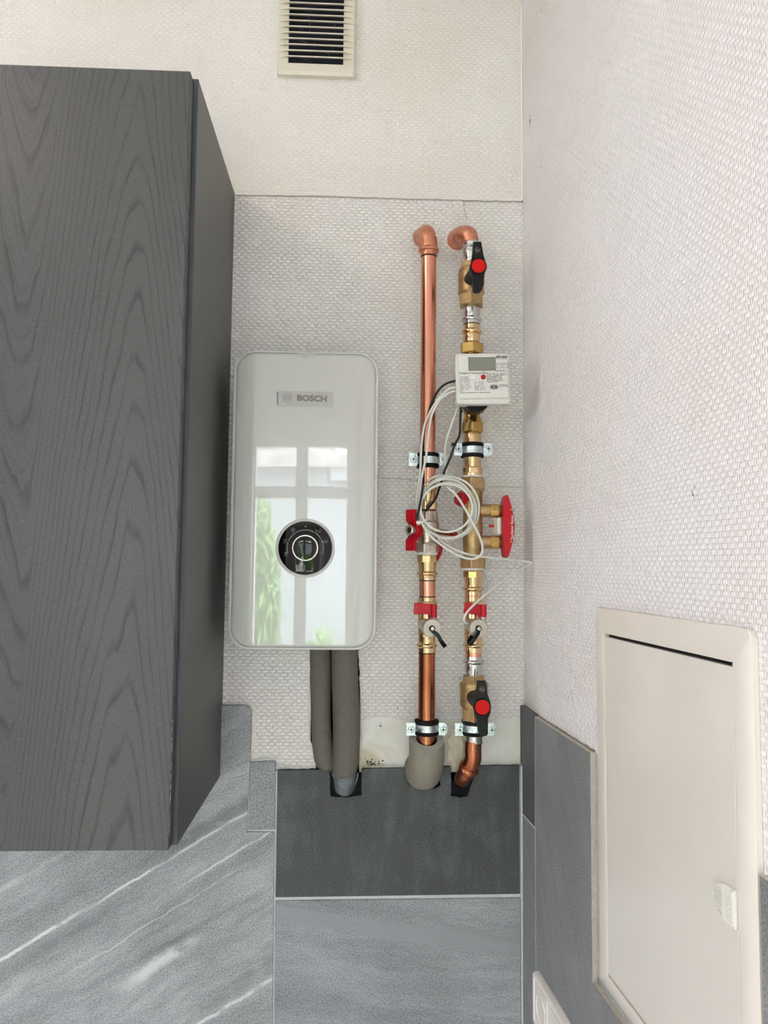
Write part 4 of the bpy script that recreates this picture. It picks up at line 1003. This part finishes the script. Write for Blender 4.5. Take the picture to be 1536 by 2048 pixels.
def lever_valve(cx, y0, y1, hexs, body, hub, lev, lab, logo):
    T = th('ball_valve', cx, y1, lab, 'valve', 'brass ball valves with black levers')
    runobj('union_nut', cx, hexs[0], 'brass_cast', T, hexa=6, rot=20); runobj('union_nut', cx, hexs[1], 'brass_cast', T, hexa=6, rot=20)
    runobj('valve_body', cx, body, 'brass_cast', T)
    yl = yR-.062; hp = P(hub[0], hub[1], yl-.004); bc = Vector((P(cx(hub[1]), hub[1], yR).x, yR-.012, hp.z))
    hp0 = Vector((hp.x, yl, hp.z)); bx = Vector((P(cx((y0+y1)/2), (y0+y1)/2, yR).x-.002, yR-.010, P(cx(0), (body[0][0]+body[-1][0])/2, yR-.02).z))
    ml = axis(bx, hp0-bx); LN = (hp0-bx).length
    obj('lever_neck', G().lathe([(0, .0135), (LN*.35, .0130), (LN*.6, .0120), (LN, .0125)], ml, 32), 'black', T)
    lv = obj('lever', G().prism(PX(lev, yl), -.004, .004, wallm(yl)), 'black', T, smooth=False, bevel=.0014, bseg=3)
    mh = axis((hp.x, yl, hp.z), (0, -1, 0)); obj('lever_hub', G().lathe([(-.005, .0138), (.005, .0138), (.0062, .0130)], mh, 44), 'black', lv)
    obj('red_disc', G().lathe([(.005, .0115), (.0068, .0115), (.0072, .0110)], mh, 44), 'red_bright', lv)
    lg = P(logo[0], logo[1], yl-.004); g2 = G(); vs = []; 
    ml2 = axis((lg.x, yl-.0041, lg.z), (0, -1, 0))
    for i in range(25):
        a = 2*math.pi*i/24
        for r_ in (.0039, .0043): vs.append(ml2 @ Vector((r_*math.cos(a), r_*math.sin(a), .0002)))
    g2.add(vs, [(2*i, 2*i+1, 2*i+3, 2*i+2) for i in range(24)]); obj('maker_mark', g2, 'icon', lv)
    mm = wallm(yl-.0043); mm.translation = Vector((lg.x, yl-.0043, lg.z)); text('ibp', .0055, mm, 'icon', lv)
    return T
lever_valve(Rr, 519, 608, ([(519, 22), (538, 22)], [(583, 26.5), (606, 26.5)]),
            [(530, 22), (534, 26), (545, 27), (560, 26.5), (574, 26.5), (576, 27), (579, 27), (581, 25.5), (585, 23)], (957, 533),
            [(946, 485), (962, 485), (966.5, 512), (971, 525), (972, 540), (967.5, 552), (967, 570), (963, 582), (959, 586), (948, 586), (945, 581), (944.5, 556), (941, 540), (941.5, 524), (944.5, 511)], 'brass ball valve with black lever and red disc below the right elbow', (955, 500))
T = th('press_socket', Rr, 645, 'steel press socket under the upper brass ball valve', 'pipe fitting')
runobj('sleeve', Rr, [(600, 16.2), (612, 16.4), (615, 17.6), (628, 17.6), (630, 17)]+bead(635, 21, 4.2, 17)+[(640, 17), (645, 16.8)], 'steel', T)
runobj('insertion_mark', Rr, [(645.5, 16.2), (648, 16.2)], 'slot', T)
T = th('press_coupling', Rr, 703, 'brass press coupling with union nut just above the grey heat meter', 'pipe fitting')
runobj('sleeve', Rr, [(647, 16.6), (655, 17)]+bead(660, 21, 4.4, 17)+[(665, 17.4), (676, 17.6), (682, 16)], 'brass', T)
runobj('union_nut', Rr, [(683, 25.5), (703, 25.5)], 'brass_hex', T, hexa=6, rot=28)
# --- heat meter
T = th('heat_meter', Rr, 830, 'light grey digital heat meter box on the right pipe run', 'meter')
runobj('flow_tube', Rr, [(700, 15), (730, 15), (735, 20), (795, 20), (812, 15), (833, 15)], 'brass_hex', T)
runobj('flow_tube_ring', Rr, [(818, 16), (820, 17.5), (824, 17.5), (827, 15.5)], 'brass_hex', T)
for sx in (-21, 20):
    p = P(946+sx-3, 823, yR-.012); obj('sealing_eye', G().lathe([(0, .0030), (.004, .0030)], axis(p, (0, -1, 0)), 16), 'brass_hex', T)
ym = -.128; mc = P(966, 757, ym); w2, h2 = 55.5*PXM(1.32+ym), 52.5*PXM(1.32+ym)
mm = wallm(ym); mm.translation = Vector((mc.x, ym, mc.z)); MM = mm @ Matrix.Rotation(.030, 4, 'Z')
p = P(951, 800, -.09)
obj('meter_base', G().lathe([(0, .022), (.035, .0225)], axis((p.x, -.070, p.z-.000), (0, -1, 0)), 44), 'black', T)
obj('meter_back', G().prism(rrect(-w2*.97, -h2*.97, w2*.97, h2*.97, .004, 4), -.030, -.004, MM), 'meter', T, smooth=False, bevel=.001)
rings = []
for ins, zb, n, r in ((0, 0, -.008, .005), (0, 0, -.0015, .005), (.0012, .0012, -.0002, .005), (.0030, .0075, .0000, .003), (.0036, .0085, .0022, .003), (.0046, .0095, .0030, .003)):
    rings.append([tuple(MM @ Vector((x, y, n))) for x, y in rrect(-w2+ins, -h2+zb, w2-ins*.9, h2-ins*.9, r, 5)])
obj('meter_front', ringmesh(rings), 'meter', T, sharp=30)
def mloc(px, py): q = P(px, py, ym); v = MM.inverted() @ Vector((q.x, ym, q.z)); return v.x, v.y
def mbox(x0, y0, x1, y1, n0, n1, name, mat, parent=None, bev=0):
    a = mloc(x0, y1); b = mloc(x1, y0); return obj(name, G().box((min(a[0], b[0]), min(a[1], b[1]), n0), (max(a[0], b[0]), max(a[1], b[1]), n1), MM), mat, parent or T, smooth=False, bevel=bev)
sf = .0030
mbox(936.8, 715.2, 990.2, 742.4, sf-.0005, sf+.0003, 'display_bezel', 'print')
mbox(937.8, 716.2, 989.2, 741.4, sf-.0002, sf+.0006, 'display', 'lcd')
def mdisc(px, py, r, mat, name, h=.0012):
    a = mloc(px, py); return obj(name, G().lathe([(sf-.0004, r), (sf+h*.7, r), (sf+h, r*.85)], MM @ Matrix.Translation((a[0], a[1], 0)), 28), mat, T)
mdisc(944.5, 755.5, .0042, 'socket', 'button'); mdisc(965.7, 755.2, .0040, 'red', 'button')['label'] = 'red round button'
a = mloc(987.5, 775); hw_ = .0068; hh = .0036
obj('badge', G().prism(rrect(a[0]-hw_, a[1]-hh, a[0]+hw_, a[1]+hh, .0035, 6), sf-.0002, sf+.0003, MM), 'print', T, smooth=False)
g = G()
for ca in (-.0028, .0030):
    vs = []
    for i in range(17):
        t = math.pi*2*i/16
        for r_ in (.0022, .0028): vs.append(MM @ Vector((a[0]+ca+r_*math.cos(t), a[1]+r_*math.sin(t), sf+.0005)))
    g.add(vs, [(2*i, 2*i+1, 2*i+3, 2*i+2) for i in range(16)])
obj('badge_symbol', g, 'meter', T)
def mtext(s, px, py, wpx, mat='print', bold=0, align='LEFT'):
    x, y = mloc(px, py); k = PXM(1.32+ym)
    return text(s, wpx*k, MM @ Matrix.Translation((x, y, sf+.0003)), mat, T, ext=.0001, bold=bold, align=align)
mtext('allmess', 991, 714.5, 23, bold=.03); mtext('Messen + Abrechnen', 991, 718.6, 23)
mtext('Integral-V UltraLite PRO', 918.5, 747.5, 56); mtext('23325491', 989, 743, 22); mtext('CE M25 0071', 972.5, 750.5, 40)
for i, (s, w) in enumerate((('Wärmezähler', 18), ('DE-16-MI004', 18), ('EN 1434:2015', 21), ('Θ: 1...105 °C', 19), ('ΔΘ: 3...100 K', 20), ('Umg.kl. C  5...55°', 24), ('PN/PS  16bar', 19), ('IP54', 6))): mtext(s, 919, 755.3+i*3.9, w)
for i, (s, w) in enumerate((('qp    2,5 m³/h', 18), ('qs     5 m³/h', 18), ('qi  0,025 m³/h', 18), ('DFS/M  1..90 °C', 21), ('DN20  G1B  130', 21))): mtext(s, 948.5, 765+i*3.8, w)
mtext('Einbauort:  Vorlauf/Rücklauf  -  Heizung - Messing', 920.5, 786.3, 60)
for i, (s, w) in enumerate((('Nr. 38 Q2/17 DE', 30), ('Allmess GmbH, 23758', 32), ('D-23758 Oldenburg i.H.', 34), ('M-Bus prim. 001', 22))): mtext(s, 972.5, 755+i*3.3, w)
mtext('Bei Rückfragen', 998, 770.5, 16); mtext('Service 0-4361', 998, 773.5, 18)
g = G()
for (x0, y0, x1, y1) in ((993, 727, 1016, 727), (1016, 727, 1016, 736.5), (1016, 736.5, 993, 736.5), (993, 736.5, 993, 727)):
    A = mloc(x0, y0); B_ = mloc(x1, y1); g.box((min(A[0], B_[0])-.00012, min(A[1], B_[1])-.00012, sf), (max(A[0], B_[0])+.00012, max(A[1], B_[1])+.00012, sf+.0003), MM)
obj('label_box', g, 'print', T, smooth=False); mtext('Verbrauchswert', 994.5, 730, 19); mtext('kWh', 1001, 733.8, 7)
g = G()
for (x, y) in ((1008, 762), (1001, 795)):
    A = mloc(x, y); vs = []
    for i in range(13):
        t = math.pi*(-.5+i/12)
        for r_ in (.0024, .0029): vs.append(MM @ Vector((A[0]+r_*math.cos(t), A[1]+r_*math.sin(t), sf+.0003)))
    g.add(vs, [(2*i, 2*i+1, 2*i+3, 2*i+2) for i in range(12)])
obj('moulded_arc', g, 'ring', T)
# --- below the meter
T = th('union_coupling', Rr, 885, 'brass union nut and coupling between heat meter and upper clamp', 'pipe fitting')
runobj('neck', Rr, [(826, 16), (832, 16), (838, 19), (843, 21), (846, 21)], 'brass_hex', T)
runobj('union_nut', Rr, [(842, 23), (844, 24.5), (861, 24.5), (863, 22)], 'brass_hex', T, hexa=6, rot=25)
runobj('sleeve', Rr, [(862, 15.5), (866, 18), (884, 18.2), (890, 18.2)], 'brass', T)
T = th('press_adapter', Rr, 952, 'brass adapter with hexagon between upper right clamp and balancing valve', 'pipe fitting')
runobj('sleeve', Rr, [(905, 18.6), (916, 18.8), (918, 18), (932, 18), (934, 17)], 'brass', T)
runobj('hexagon', Rr, [(933, 20.5), (935, 21.3), (946, 21.3)], 'brass', T, hexa=8, rot=22)
runobj('thread_neck', Rr, [(945, 19.5), (951, 19)], 'brass', T)
runobj('sealing_tape', Rr, [(950, 20), (954, 20.5)], 'ptfe', T)
# --- balancing valve
T = th('balancing_valve', Rr, 1137, 'cast brass balancing valve with curved red handle and sight glass', 'valve')
runobj('union_nut', Rr, [(953, 25.5), (956, 27.2), (976, 27.2), (982, 23)], 'brass_cast', T, hexa=6, rot=14)
runobj('valve_body', Rr, [(978, 21), (986, 19.2), (1020, 19.2), (1060, 20), (1092, 20), (1100, 19), (1106, 18), (1115, 19)], 'brass_cast', T)
runobj('union_nut', Rr, [(1113, 25), (1116, 27.4), (1136, 27.4)], 'brass_cast', T, hexa=6, rot=14)
runobj('sealing_tape', Rr, [(1135.5, 20.5), (1141, 20.5)], 'ptfe', T)
k_ = PXM(DR_)
for (py, nm) in ((1020.5, 'a'), (1083.5, 'b')):
    c0 = P(Rr(py)+4, py, yR-.006); mx = axis((c0.x, yR, c0.z), (1, 0, 0))
    br = obj('branch', G().lathe([(0, 13.5*k_), (.026, 13*k_), (.0265, 12.2*k_), (.044, 12.2*k_), (.047, 10*k_)], mx, 36), 'brass_cast', T)
    obj('branch_hexagon', G().lathe([(.0265, 14.0*k_), (.041, 14.0*k_)], mx, 8), 'brass_hex', br, smooth=False, bevel=.0006)
    obj('handle_seat', G().lathe([(.046, .0085), (.050, .0090), (.054, .0075)], mx, 24), 'red_deep', br)
c0 = P(1000, 1068, yR-.004); c1 = P(1000, 1036, yR-.004)
gx = (P(991, 1050, yR).x, P(1006, 1050, yR).x)
obj('flow_scale', G().box((P(986, 1052, yR).x, yR-.004, c0.z), (P(996.5, 1052, yR).x, yR-.002, c1.z)), 'scale', T, smooth=False)
obj('sight_glass', G().lathe([(0, .0042), (c1.z-c0.z, .0042)], axis((P(998, 1052, yR).x, yR-.002, c0.z), (0, 0, 1)), 20), 'film_edge', T)
obj('scale_spring', G().lathe([(i*.0010, .0038+.0006*(i % 2)) for i in range(int((c1.z-c0.z)/.001))], axis((P(1003, 1052, yR).x, yR-.001, c0.z), (0, 0, 1)), 16), 'brass_hex', T)
q = P(983, 1052, yR-.006); obj('flow_marker', G().box((q.x-.0042, yR-.008, q.z-.0022), (q.x+.0042, yR-.003, q.z+.0022)), 'red', T, smooth=False, bevel=.0006)
yhh = yR-.018
hp = [(1012, 990), (1015, 989), (1018, 994), (1022, 1008), (1026, 1024), (1028.5, 1040), (1029.5, 1053), (1028.5, 1068), (1026, 1083), (1022, 1098), (1018, 1112), (1014, 1116.5), (1010, 1113), (1007, 1090), (1005.5, 1052), (1007, 1014), (1010, 994)]
HB = obj('bypass_handle', G().prism(PX(hp, yhh), -.030, 0, wallm(yhh)), 'red', T, smooth=False, bevel=.0010, bseg=2)
q = P(1024.2, 1055, yhh-.0003)
mt_ = wallm(yhh); mt_.translation = Vector((q.x, yhh-.0004, q.z)); text('TacoSetter Bypass', 50*PXM(1.32+yhh), mt_ @ Matrix.Rotation(math.pi/2, 4, 'Z'), 'print_white', HB, bold=.01)
for py in (1019.5, 1083.5):
    q = P(1021.5, py, yhh); obj('handle_screw', G().lathe([(0, .0014), (.0006, .0012)], axis((q.x, yhh, q.z), (0, -1, 0)), 12), 'brass', HB)
# red adjusting cap on the left of the balancing valve
c0 = P(936, 1008, yR); d = Vector((-.70, -.45, .50)).normalized(); ma = axis((c0.x, yR, c0.z), d)
obj('cap_neck', G().lathe([(-.012, .0120), (.008, .0115), (.014, .0105)], ma, 28), 'brass_cast', T)
rc = obj('setting_cap', G().lathe([(.011, .0128), (.013, .0134), (.021, .0134), (.0225, .0125), (.0225, .0002)], ma, 40), 'red', T)
for i in range(12):
    a = 2*math.pi*i/12; obj('scale_tick', G().box((-.0003, .0090, .0222), (.0003, .0118, .0228), ma @ Matrix.Rotation(a, 4, 'Z')), 'print_white', rc, smooth=False)
# --- below balancing valve
T = th('press_adapter', Rr, 1190, 'brass press adapter directly below the balancing valve', 'pipe fitting')
runobj('hexagon', Rr, [(1141, 20.4), (1144, 21), (1156, 21)], 'brass', T, hexa=8, rot=10)
runobj('sleeve', Rr, [(1155, 19), (1160, 18.4), (1168, 17), (1173, 17)]+bead(1178, 21.2, 4.4, 17)+[(1184, 17.6), (1190, 17.4)], 'brass', T)
T = th('copper_pipe', Rr, 1197, 'sliver of copper pipe above the right drain tee', 'pipe')
runobj('tube', Rr, [(1188, 16.2), (1199, 16.2)], 'copper', T)
drain_tee(Rr, 'brass drain tee with red handle on the right pipe run, black strap hanging left', 0,
          [(956, 1267, yR-.058), (949, 1278, yR-.060), (941, 1288, yR-.054), (938, 1284, yR-.040), (944, 1272, yR-.034)], [(931, 1204), (951, 1207), (971, 1212), (971.5, 1226), (972, 1234), (958, 1236), (956, 1230), (945, 1229), (927, 1226)])
T = th('copper_pipe', Rr, 1314, 'sliver of copper pipe below the right drain tee', 'pipe')
runobj('tube', Rr, [(1304, 16.2), (1318, 16.2)], 'copper', T)
T = th('press_socket', Rr, 1356, 'dull steel press socket above the lower brass ball valve', 'pipe fitting')
runobj('sleeve', Rr, [(1314, 17.2), (1319, 17.6)]+bead(1325, 21.2, 4.4, 17.8)+[(1332, 18), (1344, 18), (1348, 16.5), (1358, 16.5)], 'steel', T)
lever_valve(Rr, 1354, 1445, ([(1354, 24), (1372, 24)], [(1416, 25.5), (1446, 25.5)]),
            [(1368, 26), (1371, 28), (1378, 28), (1381, 27.2), (1410, 27.2), (1414, 26.5), (1420, 23.5)], (964.5, 1414),
            [(954, 1361), (971, 1361), (975, 1390), (980, 1402), (981.5, 1414), (980, 1426), (975.5, 1436), (975.5, 1466), (973, 1471), (959, 1471), (956, 1464), (953, 1438), (948.5, 1426), (947.5, 1414), (949, 1402), (952.5, 1391)], 'brass ball valve with black lever and red disc above the lower right clamp', (964, 1378.5))
T = th('press_ring', Rr, 1488, 'steel press ring just below the lower right clamp', 'pipe fitting')
runobj('sleeve', Rr, [(1470, 18), (1474, 18), (1477, 16.6), (1488, 16.8)], 'steel', T)
runobj('insertion_mark', Rr, [(1487.5, 16.4), (1490, 16.2)], 'slot', T)
# copper bend into the wall
T = th('copper_bend', Rr, 1530, 'brown copper bend going down into the dark tile notch', 'pipe fitting')
c0 = P(948.5, 1486, yR-.012); xx = c0.x
b1 = [Vector((xx, yR, c0.z)), Vector((xx, yR, P(948, 1502, yR-.01).z)), P(946, 1516, yR+.003), P(941, 1529, yR+.009), P(936, 1540, yR+.016)]
b1 = spline(b1, 6)
obj('bend', G().tube(b1, .0141, 34), 'copper_dark', T)
b2 = spline([P(936, 1537, yR+.014), P(929, 1550, yR+.026), P(924, 1558, yR+.042), P(921, 1562, .02)], 6)
obj('stub', G().tube(b2, .0138, 34), 'copper_dark', T)
dd = (b1[-1]-b1[-5]).normalized(); mb_ = axis(b1[-3], dd)
obj('press_bead', G().lathe([(-.009, .0150), (-.006, .0152), (-.004, .0172), (-.001, .0178), (.001, .0172), (.0025, .0156), (.005, .0156), (.007, .0148)], mb_, 36), 'copper_dark', T)
# expanding foam lump
random.seed(21); bm = bmesh.new(); bmesh.ops.create_icosphere(bm, subdivisions=4, radius=1)
from mathutils import noise as mn
pc = P(914, 1503, -.001)
g = G(); vs = []
for v in bm.verts:
    n = 1+.45*mn.noise(v.co*2.6)+.16*mn.noise(v.co*7); vs.append(pc+Vector((v.co.x*.017*n-.004*v.co.z, v.co.y*.006*n, v.co.z*.032*n)))
g.add(vs, [tuple(x.index for x in f.verts) for f in bm.faces]); bm.free()
tag(obj('foam_filler', g, 'pu'), 'lump of dried cream expanding foam between the pipe feet', 'foam')

# ------------------------------------------------------------------ pipe clamps
def clamp(cx, py, hw, lab, e0, e1):
    T = th('pipe_clamp', cx, py+15, lab, 'pipe clamp', 'zinc pipe clamps with rubber lining')
    runobj('rubber_lining', cx, [(py-15, hw-1.5), (py-14, hw), (py-8, hw), (py-7, hw-1), (py+7.5, hw-1), (py+8.5, hw), (py+14, hw), (py+15, hw-1.5)], 'rubber', T)
    runobj('clamp_band', cx, [(py-7.2, hw-.8), (py-6.6, hw+.2), (py-5.5, hw-.1), (py+6, hw-.1), (py+7, hw+.2), (py+7.6, hw-.8)], 'zinc', T)
    for a, b, rnd in ((e0[0], e0[1], 0), (e1[0], e1[1], 1)):
        ye = yR-.004; z1 = P(a, py-13, ye).z; z0 = P(a, py+13, ye).z; xa, xb = P(a, py, ye).x, P(b, py, ye).x
        pl = [(xa, z0), (xb-(.004 if rnd else 0), z0), (xb, z0+(.006 if rnd else 0)), (xb, z1-(.006 if rnd else 0)), (xb-(.004 if rnd else 0), z1), (xa, z1)]
        ear = obj('clamp_ear', G().prism(pl, -.0015, .0015, wallm(ye)), 'zinc', T, smooth=False, bevel=.0006)
        xc, zc_ = (xa+xb)/2, (z0+z1)/2; ms = axis((xc, ye-.0014, zc_), (0, -1, 0))
        s_ = obj('clamp_screw', G().lathe([(0, .0062), (.0012, .0062), (.0014, .0052), (.0038, .0050), (.0045, .0042)], ms, 26), 'zinc', ear)
        obj('cross_slot', G().box((-.0030, -.0006, .0040), (.0030, .0006, .0047), ms).box((-.0006, -.0030, .0040), (.0006, .0030, .0047), ms), 'slot', s_, smooth=False)
    p = P(cx(py), py, yR); obj('stud', G().lathe([(.018, .004), (.0595, .004)], axis((p.x, yR, p.z), (0, 1, 0)), 14), 'zinc', T)
clamp(L, 919, 22.6, 'zinc pipe clamp on the left pipe run behind the white cables', (817, 836), (879, 895))
clamp(Rr, 898.5, 23.2, 'zinc pipe clamp between heat meter and balancing valve', (908, 925), (966, 986))
clamp(L, 1458, 24.0, 'zinc pipe clamp above the light grey foam sleeve', (812, 832), (877, 895))
clamp(Rr, 1458.5, 24.5, 'zinc pipe clamp behind the tip of the lower black lever', (909, 929), (974, 992))

# ------------------------------------------------------------------ cables
def cab(pts, r, n=6, seg=10):
    return G().tube(spline([P(a, b, y) for a, b, y in pts], n), r, seg)
def loop(cx_, cy_, rx, ry, y0, y1, a0=180, turns=1.0, rx1=None, ry1=None, n=14):
    out = []
    for i in range(int(n*turns)+1):
        f = i/(n*turns); a = math.radians(a0-360*turns*f)      # image angle: left -> bottom -> right -> top
        X = rx+((rx1 or rx)-rx)*f; Y = ry+((ry1 or ry)-ry)*f
        out.append((cx_+X*math.cos(a), cy_-Y*math.sin(a)*-1 if False else cy_ + Y*math.sin(math.radians(180)-a)*1.0, y0+(y1-y0)*f+.003*math.sin(a*2)))
    return out
YC = -.098
w1 = [(911, 775, -.118), (903, 776, -.116), (895, 780, -.112), (876, 799, -.104), (858, 828, -.100), (848, 856, -.099), (842.5, 895, -.100), (841, 934, -.101), (838, 968, -.101), (834, 988, -.100), (833.5, 1003, -.100), (836, 1018, -.100)]
l1 = loop(898, 1015, 60, 62, YC, YC-.006, 200, 1.0)[1:] + loop(897, 1020, 58, 60, YC-.006, YC-.001, 200, 1.0, 55, 52)[1:]
ex1 = [(858, 1066, -.103), (880, 1081, -.104), (903, 1096, -.104), (930, 1107, -.103), (962, 1113, -.099), (1000, 1117, -.085), (1040, 1121, -.068), (1058, 1124, -.061), (1063, 1127, -.060), (1056, 1131, -.062), (1030, 1144, -.070), (1005, 1162, -.080), (980, 1182, -.090), (955, 1203, -.098), (936, 1222, -.103), (928, 1237, -.104), (930, 1245, -.102), (938, 1247, -.098), (948, 1241, -.094), (954, 1236, -.090)]
def ang_pts(cx_, cy_, rx, ry, a0, a1, y, n=10):          # degrees, 0 right, 90 bottom
    return [(cx_+rx*math.cos(math.radians(a0+(a1-a0)*i/n)), cy_+ry*math.sin(math.radians(a0+(a1-a0)*i/n)), y) for i in range(n+1)]
# path around: 170 (left) -> 90 (bottom) -> 0 (right) -> -90 (top) -> -190 (left) ...
p1 = w1 + ang_pts(898, 1016, 60, 62, 165, -180, -.100, 16)[1:] + ang_pts(896, 1021, 56, 55, 175, -185, -.106, 18)[1:] + ang_pts(897, 1019, 61, 57, 170, 110, -.109, 3)[1:] + ex1[1:]
o = tag(obj('sensor_cable', cab(p1, .0020), 'cable_white'), 'pale grey coiled sensor cable with a long tail looping to the right drain tee', 'cable')
w2_ = [(911, 782.5, -.116), (903, 784, -.114), (893, 789, -.110), (880, 799, -.106), (866, 823, -.104), (860, 846, -.104), (855, 885, -.105), (852, 914, -.106), (845, 947, -.106), (841, 975, -.106), (839, 1000, -.106)]
p2 = w2_ + ang_pts(893, 1016, 52, 48, 175, -182, -.112, 18)[0:] + ang_pts(894, 1018, 55, 60, 172, -178, -.103, 18)[1:] + [(845, 1048, -.111), (862, 1073, -.111), (880, 1088, -.110), (905, 1105, -.110), (930, 1116, -.110), (950, 1117, -.110), (962, 1109, -.111), (965, 1095, -.112), (959, 1073, -.112), (944, 1043, -.113), (928, 1014, -.113), (912, 990, -.112), (897, 976, -.108)]
p2 += [(888, 968, -.09), (893, 955, -.085), (892, 940, -.083), (889, 915, -.082), (893, 880, -.083), (903, 850, -.086), (913, 822, -.090), (917, 812, -.092)]
tag(obj('sensor_cable', cab(p2, .0020), 'cable_white'), 'pale grey sensor cable of the inner coil, returning up to the meter underside', 'cable')
p3 = [(855, 963, -.094), (862, 957, -.094), (878, 951.5, -.093), (897, 953, -.092), (905, 962, -.088), (925, 972, -.086), (945, 990, -.084)]
tag(obj('sensor_cable', cab(p3, .0018), 'cable_white'), 'short pale cable arching above the coil over the copper pipe', 'cable')
p4 = [(966, 1138, -.050), (972, 1148, -.048), (976, 1168, -.046), (975, 1190, -.046), (970, 1205, -.048), (964, 1214, -.052)]
tag(obj('sensor_cable', cab(p4, .0018), 'cable_white'), 'short grey cable arching right of the adapter below the balancing valve', 'cable')
b1_ = [(911, 762, -.112), (903, 763.5, -.110), (893, 767, -.107), (880, 777, -.102), (868, 796, -.098), (858, 822, -.096), (849, 860, -.096), (845.5, 895, -.097), (845, 925, -.098), (847, 950, -.104), (846, 972, -.112), (842, 998, -.114), (837, 1022, -.114), (833.5, 1039, -.113)]
tag(obj('power_cable', cab(b1_, .0019), 'cable_black'), 'black cable from the meter side down to the red wing handle', 'cable')
b2_ = [(921.6, 806, -.094), (921.3, 825, -.092), (920.6, 846, -.089), (918.7, 871, -.087), (909, 891, -.088), (901, 914, -.086), (889, 942, -.084), (881.5, 969, -.083), (878, 978, -.083), (872, 995, -.084), (864, 1007.5, -.086), (851, 1022, -.090)]
T = thing('power_cable', P(851, 1022, -.09), 'black cable from under the meter past the upper right clamp', 'cable')
obj('jacket', cab(b2_, .0019), 'cable_black', T)
q = P(909, 890, -.088); obj('cable_tie', G().lathe([(-.002, .0031), (.002, .0031)], axis(q, (-.5, 0, -1)), 14).box((q.x-.0052, q.y-.003, q.z-.002), (q.x-.0012, q.y, q.z+.0035)), 'cable_black', T)
# white tie around the coil
g = G(); vs = []; tc_ = P(846, 1044, -.106); td = (P(862, 1066, -.106)-P(838, 1022, -.106)).normalized(); mt2 = axis(tc_, td)
pr = [(-.0012, .0115), (-.0012, .0125), (.0012, .0125), (.0012, .0115)]
g.lathe(pr, mt2 @ Matrix.Diagonal((.95, .85, 1, 1)), 30, False)
T = thing('cable_tie', P(846, 1044, -.106), 'white cable tie holding the left side of the cable coil', 'cable tie')
obj('band', g, 'cable_white', T); q = P(837, 1045, -.117); obj('tie_head', G().box((q.x-.0035, q.y-.002, q.z-.0025), (q.x+.0035, q.y+.003, q.z+.0025), Matrix.Identity(4)), 'cable_white', T, smooth=False, bevel=.0006)

# ------------------------------------------------------------------ ceiling lamp (out of frame, warm)
CLP = thing('ceiling_lamp', (LAMP[0], LAMP[1], CEIL_Z), 'round warm ceiling lamp above and left of the cabinet', 'lamp')
obj('lamp_base', G().lathe([(CEIL_Z-.04, .17), (CEIL_Z, .17)], Matrix.Translation((LAMP[0], LAMP[1], 0)), 40), 'win_frame', CLP)
obj('lamp_shade', G().lathe([(CEIL_Z-.075, .02), (CEIL_Z-.074, .10), (CEIL_Z-.068, .15), (CEIL_Z-.04, .165)], Matrix.Translation((LAMP[0], LAMP[1], 0)), 40), 'lamp', CLP)
M['lamp'].node_tree.nodes['Principled BSDF'].inputs['Emission Strength'].default_value = 24.0

# ------------------------------------------------------------------ neighbour house and garden outside, seen in the heater's gloss
H = thing('neighbour_house', (0, -9, 0), 'white rendered house with brown roof outside the window', 'house')
obj('house_wall', G().box((-8, -12, -1.5), (6, -9, 2.95)), 'render', H, smooth=False)
g = G().add([(-8.3, -8.7, 2.92), (6.3, -8.7, 2.92), (6.3, -11.5, 6.12), (-8.3, -11.5, 6.12), (-8.3, -8.7, 2.77), (6.3, -8.7, 2.77), (6.3, -11.5, 5.92), (-8.3, -11.5, 5.92)], [(0,1,2,3),(4,7,6,5),(0,4,5,1),(1,5,6,2),(2,6,7,3),(3,7,4,0)])
obj('roof', g, 'roof', H, smooth=False)
sk = Vector((0, -8.9, 2.95)); 
mr = Matrix(((1,0,0),(0,-.66,.75),(0,.75,.66))).to_4x4()
mr.translation = Vector((-1.45, -9.05, 3.42)); M['sky_glass'] = NT('skylight_glass').set(col=(.7,.8,.9,1), rough=.05, metal=1.0).m
obj('dormer', G().box((.15, -9.6, 2.6), (1.3, -8.75, 4.1)), 'render', H, smooth=False)
obj('dormer_window', G().box((.3, -8.76, 2.9), (.75, -8.72, 3.75)), 'sky_glass', H, smooth=False)
obj('skylight', G().box((-.32, -.36, .0), (.32, .36, .08), mr), 'sky_glass', H, smooth=False)
random.seed(5)
def bush(name, c, r, n, lab):
    g = G()
    for i in range(n):
        d = Vector((random.gauss(0, 1), random.gauss(0, 1), random.gauss(0, 1))).normalized()*random.uniform(.55, 1)
        p = Vector(c)+Vector((d.x*r[0], d.y*r[1], d.z*r[2])); s = random.uniform(.05, .12)
        a = Vector((random.gauss(0, 1), random.gauss(0, 1), random.gauss(0, 1))).normalized(); b = a.cross(Vector((.3, .5, .8))).normalized()
        g.add([p-a*s, p+b*s*.35, p+a*s, p-b*s*.35], [(0, 1, 2, 3)])
    T = thing(name, (c[0], c[1], 0), lab, 'bush'); o = obj('foliage', g, 'leaf', T, smooth=False); o['kind'] = 'stuff'
    obj('stem', G().lathe([(-.4, .04), (c[2], .02)], Matrix.Translation((c[0], c[1], 0)), 8), 'roof', T)
bush('garden_bush', (-1.25, -5.4, .9), (.42, .5, 1.15), 3200, 'tall green garden bush outside the rear window')
bush('garden_bush', (-.05, -4.6, .25), (.5, .45, .75), 2000, 'low wide green garden bush outside the rear window')
obj_g = obj('ground', G().box((-14, -16, -1.6), (10, REAR_Y-.2, -.4)), 'floor', smooth=False); struct(obj_g)
